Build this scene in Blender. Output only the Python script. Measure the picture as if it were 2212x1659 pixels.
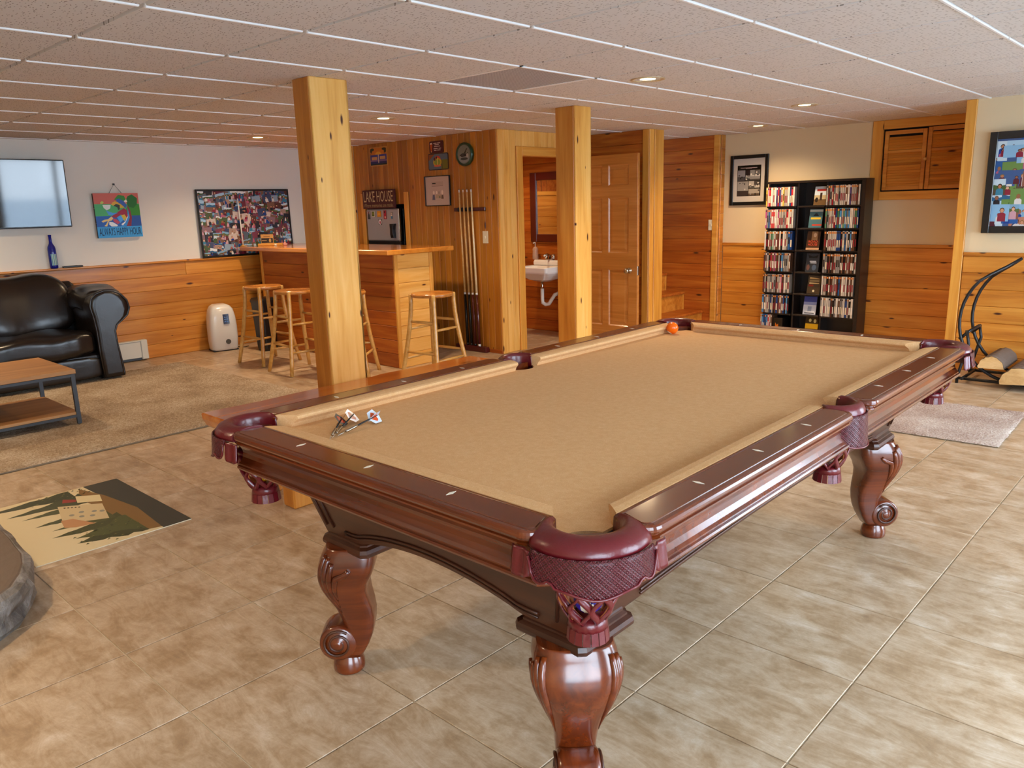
import bpy, bmesh, math, random
from mathutils import Vector, Matrix

# ---------------------------------------------------------------- scene, camera, world, light
SC = bpy.context.scene
COL = SC.collection
for o in list(bpy.data.objects):
    bpy.data.objects.remove(o)

ZC = 2.072            # ceiling height
PITCH = 0.62858       # ceiling grid
GX, GY = -0.208, 0.136
ANG = 0.00772         # the pool table stands almost square to the room

cam_data = bpy.data.cameras.new('camera')
cam_data.sensor_width = 36.0
cam_data.lens = 1694.73 / 2212 * 36
cam_data.clip_start = 0.02
cam = bpy.data.objects.new('camera', cam_data)
COL.objects.link(cam)
R0 = (0.73264, 0.68004, -0.02817)
R1 = (0.12981, -0.18023, -0.97502)
R2 = (-0.66813, 0.71068, -0.22032)
CAM = Vector((1.99498, -1.11746, 1.38004))
cam.matrix_world = Matrix(((R0[0], -R1[0], -R2[0], CAM.x), (R0[1], -R1[1], -R2[1], CAM.y),
                           (R0[2], -R1[2], -R2[2], CAM.z), (0, 0, 0, 1)))
SC.camera = cam

world = bpy.data.worlds.new('world')
SC.world = world
world.use_nodes = True
bg = world.node_tree.nodes['Background']
bg.inputs['Color'].default_value = (0.69, 0.84, 1.0, 1)
bg.inputs['Strength'].default_value = 10.5

SC.view_settings.view_transform = 'Standard'
SC.view_settings.look = 'None'
SC.view_settings.gamma = 1.0
SC.view_settings.use_curve_mapping = False
SC.view_settings.exposure = 0.8
SC.cycles.use_denoising = True
SC.cycles.max_bounces = 8
SC.cycles.diffuse_bounces = 5
SC.cycles.glossy_bounces = 4
SC.cycles.transparent_max_bounces = 12
SC.cycles.sample_clamp_indirect = 6.0
SC.cycles.caustics_reflective = False
SC.cycles.caustics_refractive = False

WINX = 3.30           # window wall
WINDOWS = [(-2.6, -0.55), (0.35, 2.15), (3.35, 5.35)]   # y ranges of the glazed doors in the window wall
WIN_Z = (0.06, 1.95)
LAMP_W = 58.0
for (a, b) in WINDOWS:                                   # sky light enters by each glazed door (portals only guide the sampling)
    ld = bpy.data.lights.new('window_portal', 'AREA')
    ld.shape = 'RECTANGLE'
    ld.size = b - a
    ld.size_y = WIN_Z[1] - WIN_Z[0]
    ld.cycles.is_portal = True
    lo = bpy.data.objects.new('window_portal', ld)
    lo.location = (WINX + 0.10, (a + b) / 2, (WIN_Z[0] + WIN_Z[1]) / 2)
    lo.rotation_euler = Matrix(((0, 0, 1), (1, 0, 0), (0, 1, 0))).to_euler()
    COL.objects.link(lo)

# ---------------------------------------------------------------- helpers
rnd = random.Random(7)

def s2l(c):
    return c / 12.92 if c <= 0.04045 else ((c + 0.055) / 1.055) ** 2.4

def C(h):
    h = h.lstrip('#')
    return tuple(s2l(int(h[i:i + 2], 16) / 255) for i in (0, 2, 4)) + (1.0,)

def jit(c, k):
    f = 1 + rnd.uniform(-k, k)
    return (min(1, c[0] * f), min(1, c[1] * f), min(1, c[2] * f), 1)

class G:
    """collects vertices and faces (optionally coloured) for one mesh"""
    def __init__(s):
        s.v, s.f, s.c, s.sm = [], [], [], []
        s.cur, s.smooth, s.M = None, False, None

    def add(s, vs, fs, smooth=None):
        n = len(s.v)
        for p in vs:
            p = Vector(p)
            s.v.append(tuple(s.M @ p) if s.M else tuple(p))
        for f in fs:
            s.f.append(tuple(i + n for i in f))
            s.c.append(s.cur)
            s.sm.append(s.smooth if smooth is None else smooth)
        return s

    def box(s, x0, x1, y0, y1, z0, z1, b=0.0):
        if x0 > x1: x0, x1 = x1, x0
        if y0 > y1: y0, y1 = y1, y0
        if z0 > z1: z0, z1 = z1, z0
        if b <= 0:
            vs = [(x, y, z) for x in (x0, x1) for y in (y0, y1) for z in (z0, z1)]
            fs = [(0, 1, 3, 2), (4, 6, 7, 5), (0, 4, 5, 1), (2, 3, 7, 6), (0, 2, 6, 4), (1, 5, 7, 3)]
            return s.add(vs, fs)
        b = min(b, (x1 - x0) * .45, (y1 - y0) * .45, (z1 - z0) * .45)
        # chamfered box: 24 vertices
        vs, idx = [], {}
        X, Y, Z = (x0, x1), (y0, y1), (z0, z1)
        for i in (0, 1):
            for j in (0, 1):
                for k in (0, 1):
                    dx, dy, dz = (b if i == 0 else -b), (b if j == 0 else -b), (b if k == 0 else -b)
                    idx[i, j, k, 0] = len(vs); vs.append((X[i], Y[j] + dy, Z[k] + dz))
                    idx[i, j, k, 1] = len(vs); vs.append((X[i] + dx, Y[j], Z[k] + dz))
                    idx[i, j, k, 2] = len(vs); vs.append((X[i] + dx, Y[j] + dy, Z[k]))
        fs = []
        q = ((0, 0), (1, 0), (1, 1), (0, 1))
        for i in (0, 1):
            fs.append([idx[i, a, c, 0] for a, c in q])
            fs.append([idx[a, i, c, 1] for a, c in q])
            fs.append([idx[a, c, i, 2] for a, c in q])
        for i in (0, 1):
            for j in (0, 1):
                fs.append([idx[i, j, 0, 0], idx[i, j, 1, 0], idx[i, j, 1, 1], idx[i, j, 0, 1]])
                fs.append([idx[i, 0, j, 0], idx[i, 1, j, 0], idx[i, 1, j, 2], idx[i, 0, j, 2]])
                fs.append([idx[0, i, j, 1], idx[1, i, j, 1], idx[1, i, j, 2], idx[0, i, j, 2]])
        for i in (0, 1):
            for j in (0, 1):
                for k in (0, 1):
                    fs.append([idx[i, j, k, 0], idx[i, j, k, 1], idx[i, j, k, 2]])
        return s.add(vs, fs)

    def loft(s, rings, closed=True, cap=True, smooth=True):
        n = len(rings[0])
        vs = [p for r in rings for p in r]
        fs = []
        for i in range(len(rings) - 1):
            for j in range(n if closed else n - 1):
                k = (j + 1) % n
                fs.append((i * n + j, i * n + k, (i + 1) * n + k, (i + 1) * n + j))
        s.add(vs, fs, smooth)
        if cap and closed:
            m = len(s.v) - len(vs)
            s.f.append(tuple(m + j for j in range(n))); s.c.append(s.cur); s.sm.append(False)
            m2 = len(s.v) - n
            s.f.append(tuple(m2 + j for j in range(n))); s.c.append(s.cur); s.sm.append(False)
        return s

    def tube(s, path, r, n=8, cap=True, flat=1.0):
        pts = [Vector(p) for p in path]
        rs = r if isinstance(r, (list, tuple)) else [r] * len(pts)
        rings = []
        up = None
        for i, p in enumerate(pts):
            a = pts[max(i - 1, 0)]; b = pts[min(i + 1, len(pts) - 1)]
            t = (b - a).normalized()
            if up is None:
                up = Vector((0, 0, 1)) if abs(t.z) < .9 else Vector((1, 0, 0))
            u = t.cross(up)
            if u.length < 1e-6:
                u = t.cross(Vector((0.3, 0.9, 0.2)))
            u.normalize()
            w = u.cross(t).normalized()
            up = w
            rings.append([p + (u * math.cos(2 * math.pi * k / n) + w * flat * math.sin(2 * math.pi * k / n)) * rs[i] for k in range(n)])
        return s.loft(rings, True, cap, True)

    def lathe(s, prof, n=24, c=(0, 0, 0), axis='z', smooth=True):
        rings = []
        for r, z in prof:
            ring = []
            for k in range(n):
                a = 2 * math.pi * k / n
                x, y = max(r, 1e-4) * math.cos(a), max(r, 1e-4) * math.sin(a)
                p = {'z': (x, y, z), 'x': (z, x, y), 'y': (x, z, y)}[axis]
                ring.append((p[0] + c[0], p[1] + c[1], p[2] + c[2]))
            rings.append(ring)
        return s.loft(rings, True, True, smooth)

    def prism(s, poly, z0, z1, axis='z'):
        def P(a, b, c):
            return {'z': (a, b, c), 'x': (c, a, b), 'y': (a, c, b)}[axis]
        n = len(poly)
        vs = [P(a, b, z0) for a, b in poly] + [P(a, b, z1) for a, b in poly]
        fs = [tuple(range(n)), tuple(range(n, 2 * n))] + [(i, (i + 1) % n, n + (i + 1) % n, n + i) for i in range(n)]
        return s.add(vs, fs)

    def ball(s, c, r, n=12, sc=(1, 1, 1)):
        prof = [(math.sin(math.pi * i / n), -math.cos(math.pi * i / n)) for i in range(n + 1)]
        rings = [[(c[0] + r * sc[0] * max(a, 1e-3) * math.cos(2 * math.pi * k / (2 * n)), c[1] + r * sc[1] * max(a, 1e-3) * math.sin(2 * math.pi * k / (2 * n)), c[2] + r * sc[2] * z) for k in range(2 * n)] for a, z in prof]
        return s.loft(rings, True, True, True)

    def cushion(s, x0, x1, y0, y1, z0, z1, k=4.0, n=10, dent=None):
        """puffed box"""
        c = Vector(((x0 + x1) / 2, (y0 + y1) / 2, (z0 + z1) / 2))
        h = Vector(((x1 - x0) / 2, (y1 - y0) / 2, (z1 - z0) / 2))
        for ax in range(3):
            for sg in (-1, 1):
                vs, fs = [], []
                for i in range(n + 1):
                    for j in range(n + 1):
                        a, b = -1 + 2 * i / n, -1 + 2 * j / n
                        a, b = math.sin(a * math.pi / 2) * .35 + a * .65, math.sin(b * math.pi / 2) * .35 + b * .65
                        p = [0, 0, 0]
                        p[ax] = sg; p[(ax + 1) % 3] = a; p[(ax + 2) % 3] = b
                        L = sum(abs(q) ** k for q in p) ** (1 / k)
                        q = Vector([t / L for t in p])
                        q = Vector((q.x * h.x, q.y * h.y, q.z * h.z)) + c
                        if dent: q = dent(q)
                        vs.append(q)
                for i in range(n):
                    for j in range(n):
                        fs.append((i * (n + 1) + j, (i + 1) * (n + 1) + j, (i + 1) * (n + 1) + j + 1, i * (n + 1) + j + 1))
                s.add(vs, fs, True)
        return s

    def mesh(s, name, weld=False):
        me = bpy.data.meshes.new(name)
        me.from_pydata(s.v, [], s.f)
        me.validate()
        if len(me.polygons) == len(s.sm):
            me.polygons.foreach_set('use_smooth', s.sm)
        bm = bmesh.new(); bm.from_mesh(me)
        if weld:
            bmesh.ops.remove_doubles(bm, verts=bm.verts, dist=1e-5)
        bmesh.ops.recalc_face_normals(bm, faces=bm.faces)
        bm.to_mesh(me); bm.free()
        if any(c is not None for c in s.c) and len(me.polygons) == len(s.c):
            at = me.color_attributes.new('Col', 'FLOAT_COLOR', 'CORNER')
            vals = []
            for p in me.polygons:
                c = s.c[p.index] or (1, 1, 1, 1)
                vals.extend(c * p.loop_total if len(c) == 4 else (tuple(c) + (1,)) * p.loop_total)
            at.data.foreach_set('color', vals)
        return me

    def build(s, name, m, parent=None, loc=None, rot=None, weld=False, mw=None):
        me = s.mesh(name, weld)
        me.materials.append(m)
        return link(name, me, parent, loc, rot, mw)

def link(name, me, parent=None, loc=None, rot=None, mw=None):
    o = bpy.data.objects.new(name, me)
    COL.objects.link(o)
    if parent: o.parent = parent
    if mw is not None: o.matrix_local = mw
    if loc is not None: o.location = loc
    if rot is not None: o.rotation_euler = rot
    return o

def tag(o, label, cat, group=None):
    o['label'] = label; o['category'] = cat
    if group: o['group'] = group
    return o

def thing(name, label, cat, loc=(0, 0, 0), rotz=0, group=None):
    o = bpy.data.objects.new(name, None)
    o.empty_display_size = 0.1
    COL.objects.link(o)
    o.location = loc; o.rotation_euler = (0, 0, rotz)
    return tag(o, label, cat, group)

def struct(o):
    o['kind'] = 'structure'
    return o

def copy_tree(o, parent=None):
    c = o.copy()
    COL.objects.link(c)
    c.parent = parent
    for ch in list(o.children):
        copy_tree(ch, c)
    return c

def frame(origin, xa, ya, za):
    m = Matrix.Identity(4)
    for i, a in enumerate((xa, ya, za)):
        for j in range(3): m[j][i] = a[j]
    for j in range(3): m[j][3] = origin[j]
    return m

def facing(origin, normal):
    """frame on a wall: x runs along it, y is up, z points out of it"""
    n = Vector(normal); up = Vector((0, 0, 1))
    return frame(origin, up.cross(n), up, n)

# text outlines are made once, before the scene fills up
TEXTS = {}
def make_texts(strings):
    for t in strings:
        cu = bpy.data.curves.new('lettering', 'FONT')
        cu.body = t; cu.align_x = 'CENTER'; cu.align_y = 'CENTER'; cu.resolution_u = 2
        ob = bpy.data.objects.new('lettering', cu)
        COL.objects.link(ob)
        TEXTS[t] = ob
    bpy.context.view_layer.update()
    dg = bpy.context.evaluated_depsgraph_get()
    for t, ob in list(TEXTS.items()):
        me = bpy.data.meshes.new_from_object(ob.evaluated_get(dg))
        xs = [v.co.x for v in me.vertices]; ys = [v.co.y for v in me.vertices]
        TEXTS[t] = (me, (min(xs) + max(xs)) / 2, (min(ys) + max(ys)) / 2, max(xs) - min(xs), max(ys) - min(ys))
        cu = ob.data
        bpy.data.objects.remove(ob); bpy.data.curves.remove(cu)

def lettering(t, cx, cy, w, h, m, parent, z=0.0012, name='lettering'):
    me, mx, my, mw, mh = TEXTS[t]
    me = me.copy()
    for v in me.vertices:
        v.co.x = (v.co.x - mx) / mw * w + cx
        v.co.y = (v.co.y - my) / mh * h + cy
        v.co.z = z
    me.materials.clear(); me.materials.append(m)
    return link(name, me, parent)

# ---------------------------------------------------------------- materials
def newmat(name):
    m = bpy.data.materials.new(name); m.use_nodes = True
    nt = m.node_tree
    return m, nt, nt.nodes['Principled BSDF']

def node(nt, t, **kw):
    n = nt.nodes.new(t)
    for k, v in kw.items():
        if k in n.inputs: n.inputs[k].default_value = v
        else: setattr(n, k, v)
    return n

def plain(name, col, rough=.5, metal=0.0, spec=.5, coat=0.0, bump=0.0, bscale=60.0, emit=None, es=0.0):
    m, nt, b = newmat(name)
    b.inputs['Base Color'].default_value = C(col) if isinstance(col, str) else col
    b.inputs['Roughness'].default_value = rough
    b.inputs['Metallic'].default_value = metal
    b.inputs['Specular IOR Level'].default_value = spec
    b.inputs['Coat Weight'].default_value = coat
    b.inputs['Coat Roughness'].default_value = .08
    if emit:
        b.inputs['Emission Color'].default_value = C(emit); b.inputs['Emission Strength'].default_value = es
    if bump:
        tc = node(nt, 'ShaderNodeTexCoord'); n = node(nt, 'ShaderNodeTexNoise', Scale=bscale, Detail=4.0)
        bp = node(nt, 'ShaderNodeBump', Strength=bump, Distance=.01)
        nt.links.new(tc.outputs['Object'], n.inputs['Vector'])
        nt.links.new(n.outputs['Fac'], bp.inputs['Height']); nt.links.new(bp.outputs['Normal'], b.inputs['Normal'])
    return m

def ramp(nt, stops):
    r = nt.nodes.new('ShaderNodeValToRGB')
    e = r.color_ramp.elements
    while len(e) < len(stops): e.new(.5)
    for i, (p, c) in enumerate(stops):
        e[i].position = p; e[i].color = C(c) if isinstance(c, str) else c
    return r

def mixc(nt, a, b, f, mode='MIX'):
    n = nt.nodes.new('ShaderNodeMix'); n.data_type = 'RGBA'; n.blend_type = mode
    for s, v in (('A', a), ('B', b), ('Factor', f)):
        i = [q for q in n.inputs if q.name == s and (q.type == 'RGBA' if s != 'Factor' else q.type == 'VALUE')][0]
        if isinstance(v, bpy.types.NodeSocket): nt.links.new(v, i)
        else: i.default_value = v
    return [q for q in n.outputs if q.type == 'RGBA'][0]

def mth(nt, op, a, b=None, clamp=False):
    n = nt.nodes.new('ShaderNodeMath'); n.operation = op; n.use_clamp = clamp
    for i, v in enumerate((a, b)):
        if v is None: continue
        if isinstance(v, bpy.types.NodeSocket): nt.links.new(v, n.inputs[i])
        else: n.inputs[i].default_value = v
    return n.outputs[0]

def wood(name, light, mid, dark, rough=.35, knots=True, coat=.25, vary=.25, gscale=(1.6, 26, 26), spec=.5, kscale=(2.0, 6.5), kthr=.55):
    """grain runs along the local x axis; every object gets its own offset and tone"""
    m, nt, b = newmat(name)
    tc = node(nt, 'ShaderNodeTexCoord'); oi = node(nt, 'ShaderNodeObjectInfo')
    off = nt.nodes.new('ShaderNodeVectorMath'); off.operation = 'ADD'
    sc = nt.nodes.new('ShaderNodeVectorMath'); sc.operation = 'SCALE'
    sc.inputs[0].default_value = (31.7, 17.3, 0.0)
    nt.links.new(oi.outputs['Random'], sc.inputs['Scale'])
    nt.links.new(tc.outputs['Object'], off.inputs[0]); nt.links.new(sc.outputs[0], off.inputs[1])
    mp = node(nt, 'ShaderNodeMapping'); mp.inputs['Scale'].default_value = gscale
    nt.links.new(off.outputs[0], mp.inputs['Vector'])
    n1 = node(nt, 'ShaderNodeTexNoise', Scale=1.0, Detail=6.0, Roughness=.6, Distortion=.6)
    nt.links.new(mp.outputs[0], n1.inputs['Vector'])
    mp2 = node(nt, 'ShaderNodeMapping'); mp2.inputs['Scale'].default_value = (.7, 5.5, 5.5)
    nt.links.new(off.outputs[0], mp2.inputs['Vector'])
    n2 = node(nt, 'ShaderNodeTexNoise', Scale=1.0, Detail=2.0, Distortion=1.2)
    nt.links.new(mp2.outputs[0], n2.inputs['Vector'])
    f = mth(nt, 'ADD', mth(nt, 'MULTIPLY', n1.outputs['Fac'], .55), mth(nt, 'MULTIPLY', n2.outputs['Fac'], .45))
    r = ramp(nt, [(.30, dark), (.47, mid), (.66, light)])
    nt.links.new(f, r.inputs['Fac'])
    col = r.outputs['Color']
    if knots:
        mp3 = node(nt, 'ShaderNodeMapping'); mp3.inputs['Scale'].default_value = (kscale[0], kscale[1], 1.0)
        nt.links.new(off.outputs[0], mp3.inputs['Vector'])
        vo = node(nt, 'ShaderNodeTexVoronoi', Scale=1.0, voronoi_dimensions='2D')
        nt.links.new(mp3.outputs[0], vo.inputs['Vector'])
        sep = nt.nodes.new('ShaderNodeSeparateColor'); nt.links.new(vo.outputs['Color'], sep.inputs[0])
        on = mth(nt, 'GREATER_THAN', sep.outputs[0], kthr)
        size = mth(nt, 'ADD', mth(nt, 'MULTIPLY', sep.outputs[1], .06), .022)
        d = mth(nt, 'DIVIDE', vo.outputs['Distance'], size)
        kf = mth(nt, 'MULTIPLY', mth(nt, 'SUBTRACT', 1.25, d, True), on, True)
        kr = ramp(nt, [(0.0, '#8a4a18'), (.5, '#5a2a0c'), (1, '#3f1a08')])
        nt.links.new(kf, kr.inputs['Fac'])
        col = mixc(nt, col, kr.outputs['Color'], mth(nt, 'MULTIPLY', kf, 1.6, True))
    # tone per piece
    v = mth(nt, 'ADD', mth(nt, 'MULTIPLY', oi.outputs['Random'], vary), 1 - vary / 2)
    cb = nt.nodes.new('ShaderNodeVectorMath'); cb.operation = 'SCALE'
    nt.links.new(col, cb.inputs[0]); nt.links.new(v, cb.inputs['Scale'])
    nt.links.new(cb.outputs[0], b.inputs['Base Color'])
    b.inputs['Roughness'].default_value = rough
    b.inputs['Specular IOR Level'].default_value = spec
    b.inputs['Coat Weight'].default_value = coat; b.inputs['Coat Roughness'].default_value = .12
    bp = node(nt, 'ShaderNodeBump', Strength=.08, Distance=.004)
    nt.links.new(n1.outputs['Fac'], bp.inputs['Height']); nt.links.new(bp.outputs['Normal'], b.inputs['Normal'])
    return m

PINE = wood('pine_board', '#d8963e', '#c47a26', '#a25c16', rough=.42, coat=.1)
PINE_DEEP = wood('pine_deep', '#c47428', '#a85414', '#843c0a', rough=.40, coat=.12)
PINE_WALL = wood('pine_wall', '#c4842a', '#ac6a1a', '#8c4e10', rough=.5, coat=.05, vary=.4, kthr=.72)
PINE_DAYLIT = wood('pine_daylit', '#f0bc6c', '#e4a850', '#cc8834', rough=.5, coat=.0, spec=.3, vary=.12, kscale=(2.6, 9.0), kthr=.45)  # pine in a paler tone, with window daylight put into the colour
PINE_TRIM = wood('pine_trim', '#e6aa4c', '#d69236', '#ba7424', rough=.45, coat=.05, vary=.15, kthr=.7)
STOOL_WOOD = wood('stool_wood', '#dcae66', '#cc9748', '#b47d34', rough=.3, knots=False, coat=.3, vary=.08)
SEAT_WOOD = wood('seat_wood', '#c98a44', '#b87430', '#985a20', rough=.22, knots=False, coat=.5, vary=.08)
DOOR_WOOD = wood('door_wood', '#c98642', '#b87430', '#a06224', rough=.33, knots=False, coat=.25, vary=.04, gscale=(1.2, 40, 40))
BAR_WOOD = wood('bar_wood', '#d08a38', '#c47a2c', '#a8601e', rough=.2, knots=False, coat=.7, vary=.04)
SLAB_WOOD = wood('slab_wood', '#d8862e', '#bd641a', '#86380e', rough=.14, knots=True, coat=.8, vary=.04, gscale=(1.2, 16, 16), kscale=(1.4, 4.0), kthr=.6)
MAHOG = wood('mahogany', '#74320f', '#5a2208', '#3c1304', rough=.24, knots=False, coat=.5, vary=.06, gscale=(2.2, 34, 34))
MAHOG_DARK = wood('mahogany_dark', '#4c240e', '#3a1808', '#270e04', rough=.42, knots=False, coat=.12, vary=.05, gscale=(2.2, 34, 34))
OAK = wood('oak_laminate', '#b98a58', '#a37446', '#8a5f38', rough=.45, knots=False, coat=.0, vary=.05, gscale=(1.6, 22, 22))
CUE_MAPLE = wood('cue_maple', '#e2bd84', '#d6ab6c', '#c49656', rough=.25, knots=False, coat=.4, vary=.05)
ESPRESSO = plain('espresso_laminate', '#1c110d', .35, coat=.1)
LOG_END = wood('split_wood', '#dcb884', '#cda36a', '#b4864e', rough=.85, knots=False, coat=0, vary=.2, gscale=(14, 30, 30))
BARK = plain('bark', '#6d5c50', .95, bump=1.0, bscale=38)

def drywall(name, col):
    return plain(name, col, .85, spec=.2, bump=.05, bscale=220)
WALL_WARM = drywall('wall_paint_cream', '#dec8a2')  # cream paint, its tone warmed to carry lamplight
WALL_GREY = drywall('wall_paint_grey', '#e4ddd0')
SHELL = plain('wall_core', '#b8a890', .9)

# ceiling tile: fissured mineral fibre
m, nt, b = newmat('ceiling_tile'); CEIL = m
tc = node(nt, 'ShaderNodeTexCoord'); oi = node(nt, 'ShaderNodeObjectInfo')
mp = node(nt, 'ShaderNodeMapping'); mp.inputs['Scale'].default_value = (46, 110, 1)
va = nt.nodes.new('ShaderNodeVectorMath'); va.operation = 'ADD'
sv = nt.nodes.new('ShaderNodeVectorMath'); sv.operation = 'SCALE'; sv.inputs[0].default_value = (13.7, 29.1, 0)
nt.links.new(oi.outputs['Random'], sv.inputs['Scale'])
nt.links.new(tc.outputs['Object'], va.inputs[0]); nt.links.new(sv.outputs[0], va.inputs[1])
nt.links.new(va.outputs[0], mp.inputs['Vector'])
wob = node(nt, 'ShaderNodeTexNoise', Scale=30.0, Detail=2.0)
nt.links.new(va.outputs[0], wob.inputs['Vector'])
vm = nt.nodes.new('ShaderNodeVectorMath'); vm.operation = 'MULTIPLY_ADD'
vm.inputs[1].default_value = (1.6, 1.6, 0); nt.links.new(wob.outputs['Color'], vm.inputs[0]); nt.links.new(mp.outputs[0], vm.inputs[2])
vo = node(nt, 'ShaderNodeTexVoronoi', Scale=1.0, voronoi_dimensions='2D'); nt.links.new(vm.outputs[0], vo.inputs['Vector'])
sep = nt.nodes.new('ShaderNodeSeparateColor'); nt.links.new(vo.outputs['Color'], sep.inputs[0])
hole = mth(nt, 'MULTIPLY', mth(nt, 'LESS_THAN', vo.outputs['Distance'], .22), mth(nt, 'GREATER_THAN', sep.outputs[0], .62))
nt.links.new(mixc(nt, C('#dcd6cf'), C('#978c82'), hole), b.inputs['Base Color'])
b.inputs['Roughness'].default_value = .95; b.inputs['Specular IOR Level'].default_value = .1
bp = node(nt, 'ShaderNodeBump', Strength=.5, Distance=.003, invert=True)
nt.links.new(hole, bp.inputs['Height']); nt.links.new(bp.outputs['Normal'], b.inputs['Normal'])
TEE = plain('ceiling_tee_white', '#f6f3ee', .45)
m, nt, b = newmat('perforated_metal'); PERF = m
tc = node(nt, 'ShaderNodeTexCoord')
vo = node(nt, 'ShaderNodeTexVoronoi', Scale=85.0, voronoi_dimensions='2D', Randomness=0.0)
nt.links.new(tc.outputs['Object'], vo.inputs['Vector'])
nt.links.new(mixc(nt, C('#cfd0d4'), C('#3a3a3e'), mth(nt, 'LESS_THAN', vo.outputs['Distance'], .33)), b.inputs['Base Color'])
b.inputs['Roughness'].default_value = .5

# stone-look floor tile
m, nt, b = newmat('floor_tile'); FLOOR = m
tc = node(nt, 'ShaderNodeTexCoord'); oi = node(nt, 'ShaderNodeObjectInfo')
va = nt.nodes.new('ShaderNodeVectorMath'); va.operation = 'ADD'
sv = nt.nodes.new('ShaderNodeVectorMath'); sv.operation = 'SCALE'; sv.inputs[0].default_value = (61.0, 37.0, 0)
nt.links.new(oi.outputs['Random'], sv.inputs['Scale'])
nt.links.new(tc.outputs['Object'], va.inputs[0]); nt.links.new(sv.outputs[0], va.inputs[1])
mp = node(nt, 'ShaderNodeMapping'); mp.inputs['Scale'].default_value = (4.5, 15.0, 1); mp.inputs['Rotation'].default_value = (0, 0, .3)
nt.links.new(va.outputs[0], mp.inputs['Vector'])
n1 = node(nt, 'ShaderNodeTexNoise', Scale=1.0, Detail=12.0, Roughness=.76, Distortion=.9); nt.links.new(mp.outputs[0], n1.inputs['Vector'])
n2 = node(nt, 'ShaderNodeTexNoise', Scale=7.5, Detail=10.0, Roughness=.72); nt.links.new(va.outputs[0], n2.inputs['Vector'])
f = mth(nt, 'ADD', mth(nt, 'MULTIPLY', n1.outputs['Fac'], .5), mth(nt, 'MULTIPLY', n2.outputs['Fac'], .5))
r = ramp(nt, [(.30, '#7e624a'), (.44, '#a48868'), (.54, '#bba387'), (.70, '#dccdba')])
nt.links.new(f, r.inputs['Fac'])
v = mth(nt, 'ADD', mth(nt, 'MULTIPLY', oi.outputs['Random'], .10), .95)
cb = nt.nodes.new('ShaderNodeVectorMath'); cb.operation = 'SCALE'
nt.links.new(r.outputs['Color'], cb.inputs[0]); nt.links.new(v, cb.inputs['Scale'])
nt.links.new(cb.outputs[0], b.inputs['Base Color'])
rr = mth(nt, 'ADD', mth(nt, 'MULTIPLY', n2.outputs['Fac'], .22), .26)
nt.links.new(rr, b.inputs['Roughness'])
bp = node(nt, 'ShaderNodeBump', Strength=.12, Distance=.004); nt.links.new(n1.outputs['Fac'], bp.inputs['Height']); nt.links.new(bp.outputs['Normal'], b.inputs['Normal'])
GROUT = plain('grout', '#c9bba2', .9)

# felt
m, nt, b = newmat('felt'); FELT = m
tc = node(nt, 'ShaderNodeTexCoord')
n1 = node(nt, 'ShaderNodeTexNoise', Scale=420.0, Detail=2.0); n2 = node(nt, 'ShaderNodeTexNoise', Scale=60.0, Detail=6.0, Roughness=.8)
for n in (n1, n2): nt.links.new(tc.outputs['Object'], n.inputs['Vector'])
r = ramp(nt, [(.38, '#cd9e6a'), (.55, '#d8ac7a'), (.75, '#e4c39c')])
nt.links.new(mth(nt, 'ADD', mth(nt, 'MULTIPLY', n1.outputs['Fac'], .5), mth(nt, 'MULTIPLY', n2.outputs['Fac'], .5)), r.inputs['Fac'])
nt.links.new(r.outputs['Color'], b.inputs['Base Color'])
b.inputs['Roughness'].default_value = .92; b.inputs['Specular IOR Level'].default_value = .15


def leather(name, col, rough, weave=False, bump=.25, bs=90):
    m, nt, b = newmat(name)
    b.inputs['Base Color'].default_value = C(col); b.inputs['Roughness'].default_value = rough
    b.inputs['Coat Weight'].default_value = .2; b.inputs['Coat Roughness'].default_value = .22
    tc = node(nt, 'ShaderNodeTexCoord')
    if weave:
        # basket weave: two crossed sets of short ribs
        def band(rz):
            mp = node(nt, 'ShaderNodeMapping'); mp.inputs['Rotation'].default_value = (0, 0, rz)
            nt.links.new(tc.outputs['UV'], mp.inputs['Vector'])
            w = node(nt, 'ShaderNodeTexWave', Scale=70.0); nt.links.new(mp.outputs[0], w.inputs['Vector'])
            return w.outputs['Fac']
        ch = node(nt, 'ShaderNodeTexChecker', Scale=210.0)
        nt.links.new(tc.outputs['UV'], ch.inputs['Vector'])
        n = nt.nodes.new('ShaderNodeMix'); n.data_type = 'FLOAT'
        nt.links.new(ch.outputs['Fac'], n.inputs[0]); nt.links.new(band(.785), n.inputs[2]); nt.links.new(band(-.785), n.inputs[3])
        h = n.outputs[0]; st = 1.0
        nt.links.new(mixc(nt, C('#42080f'), C(col), h), b.inputs['Base Color'])
    else:
        nz = node(nt, 'ShaderNodeTexNoise', Scale=bs, Detail=5.0); nt.links.new(tc.outputs['Object'], nz.inputs['Vector'])
        h = nz.outputs['Fac']; st = bump
    bp = node(nt, 'ShaderNodeBump', Strength=st, Distance=.004)
    nt.links.new(h, bp.inputs['Height']); nt.links.new(bp.outputs['Normal'], b.inputs['Normal'])
    return m
BURG = leather('burgundy_leather', '#5c0c14', .30)
BURG_WEAVE = leather('burgundy_woven_leather', '#6a121e', .38, weave=True)
BLACK_LEATHER = leather('black_leather', '#140e0c', .3, bump=.5, bs=16)

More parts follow.
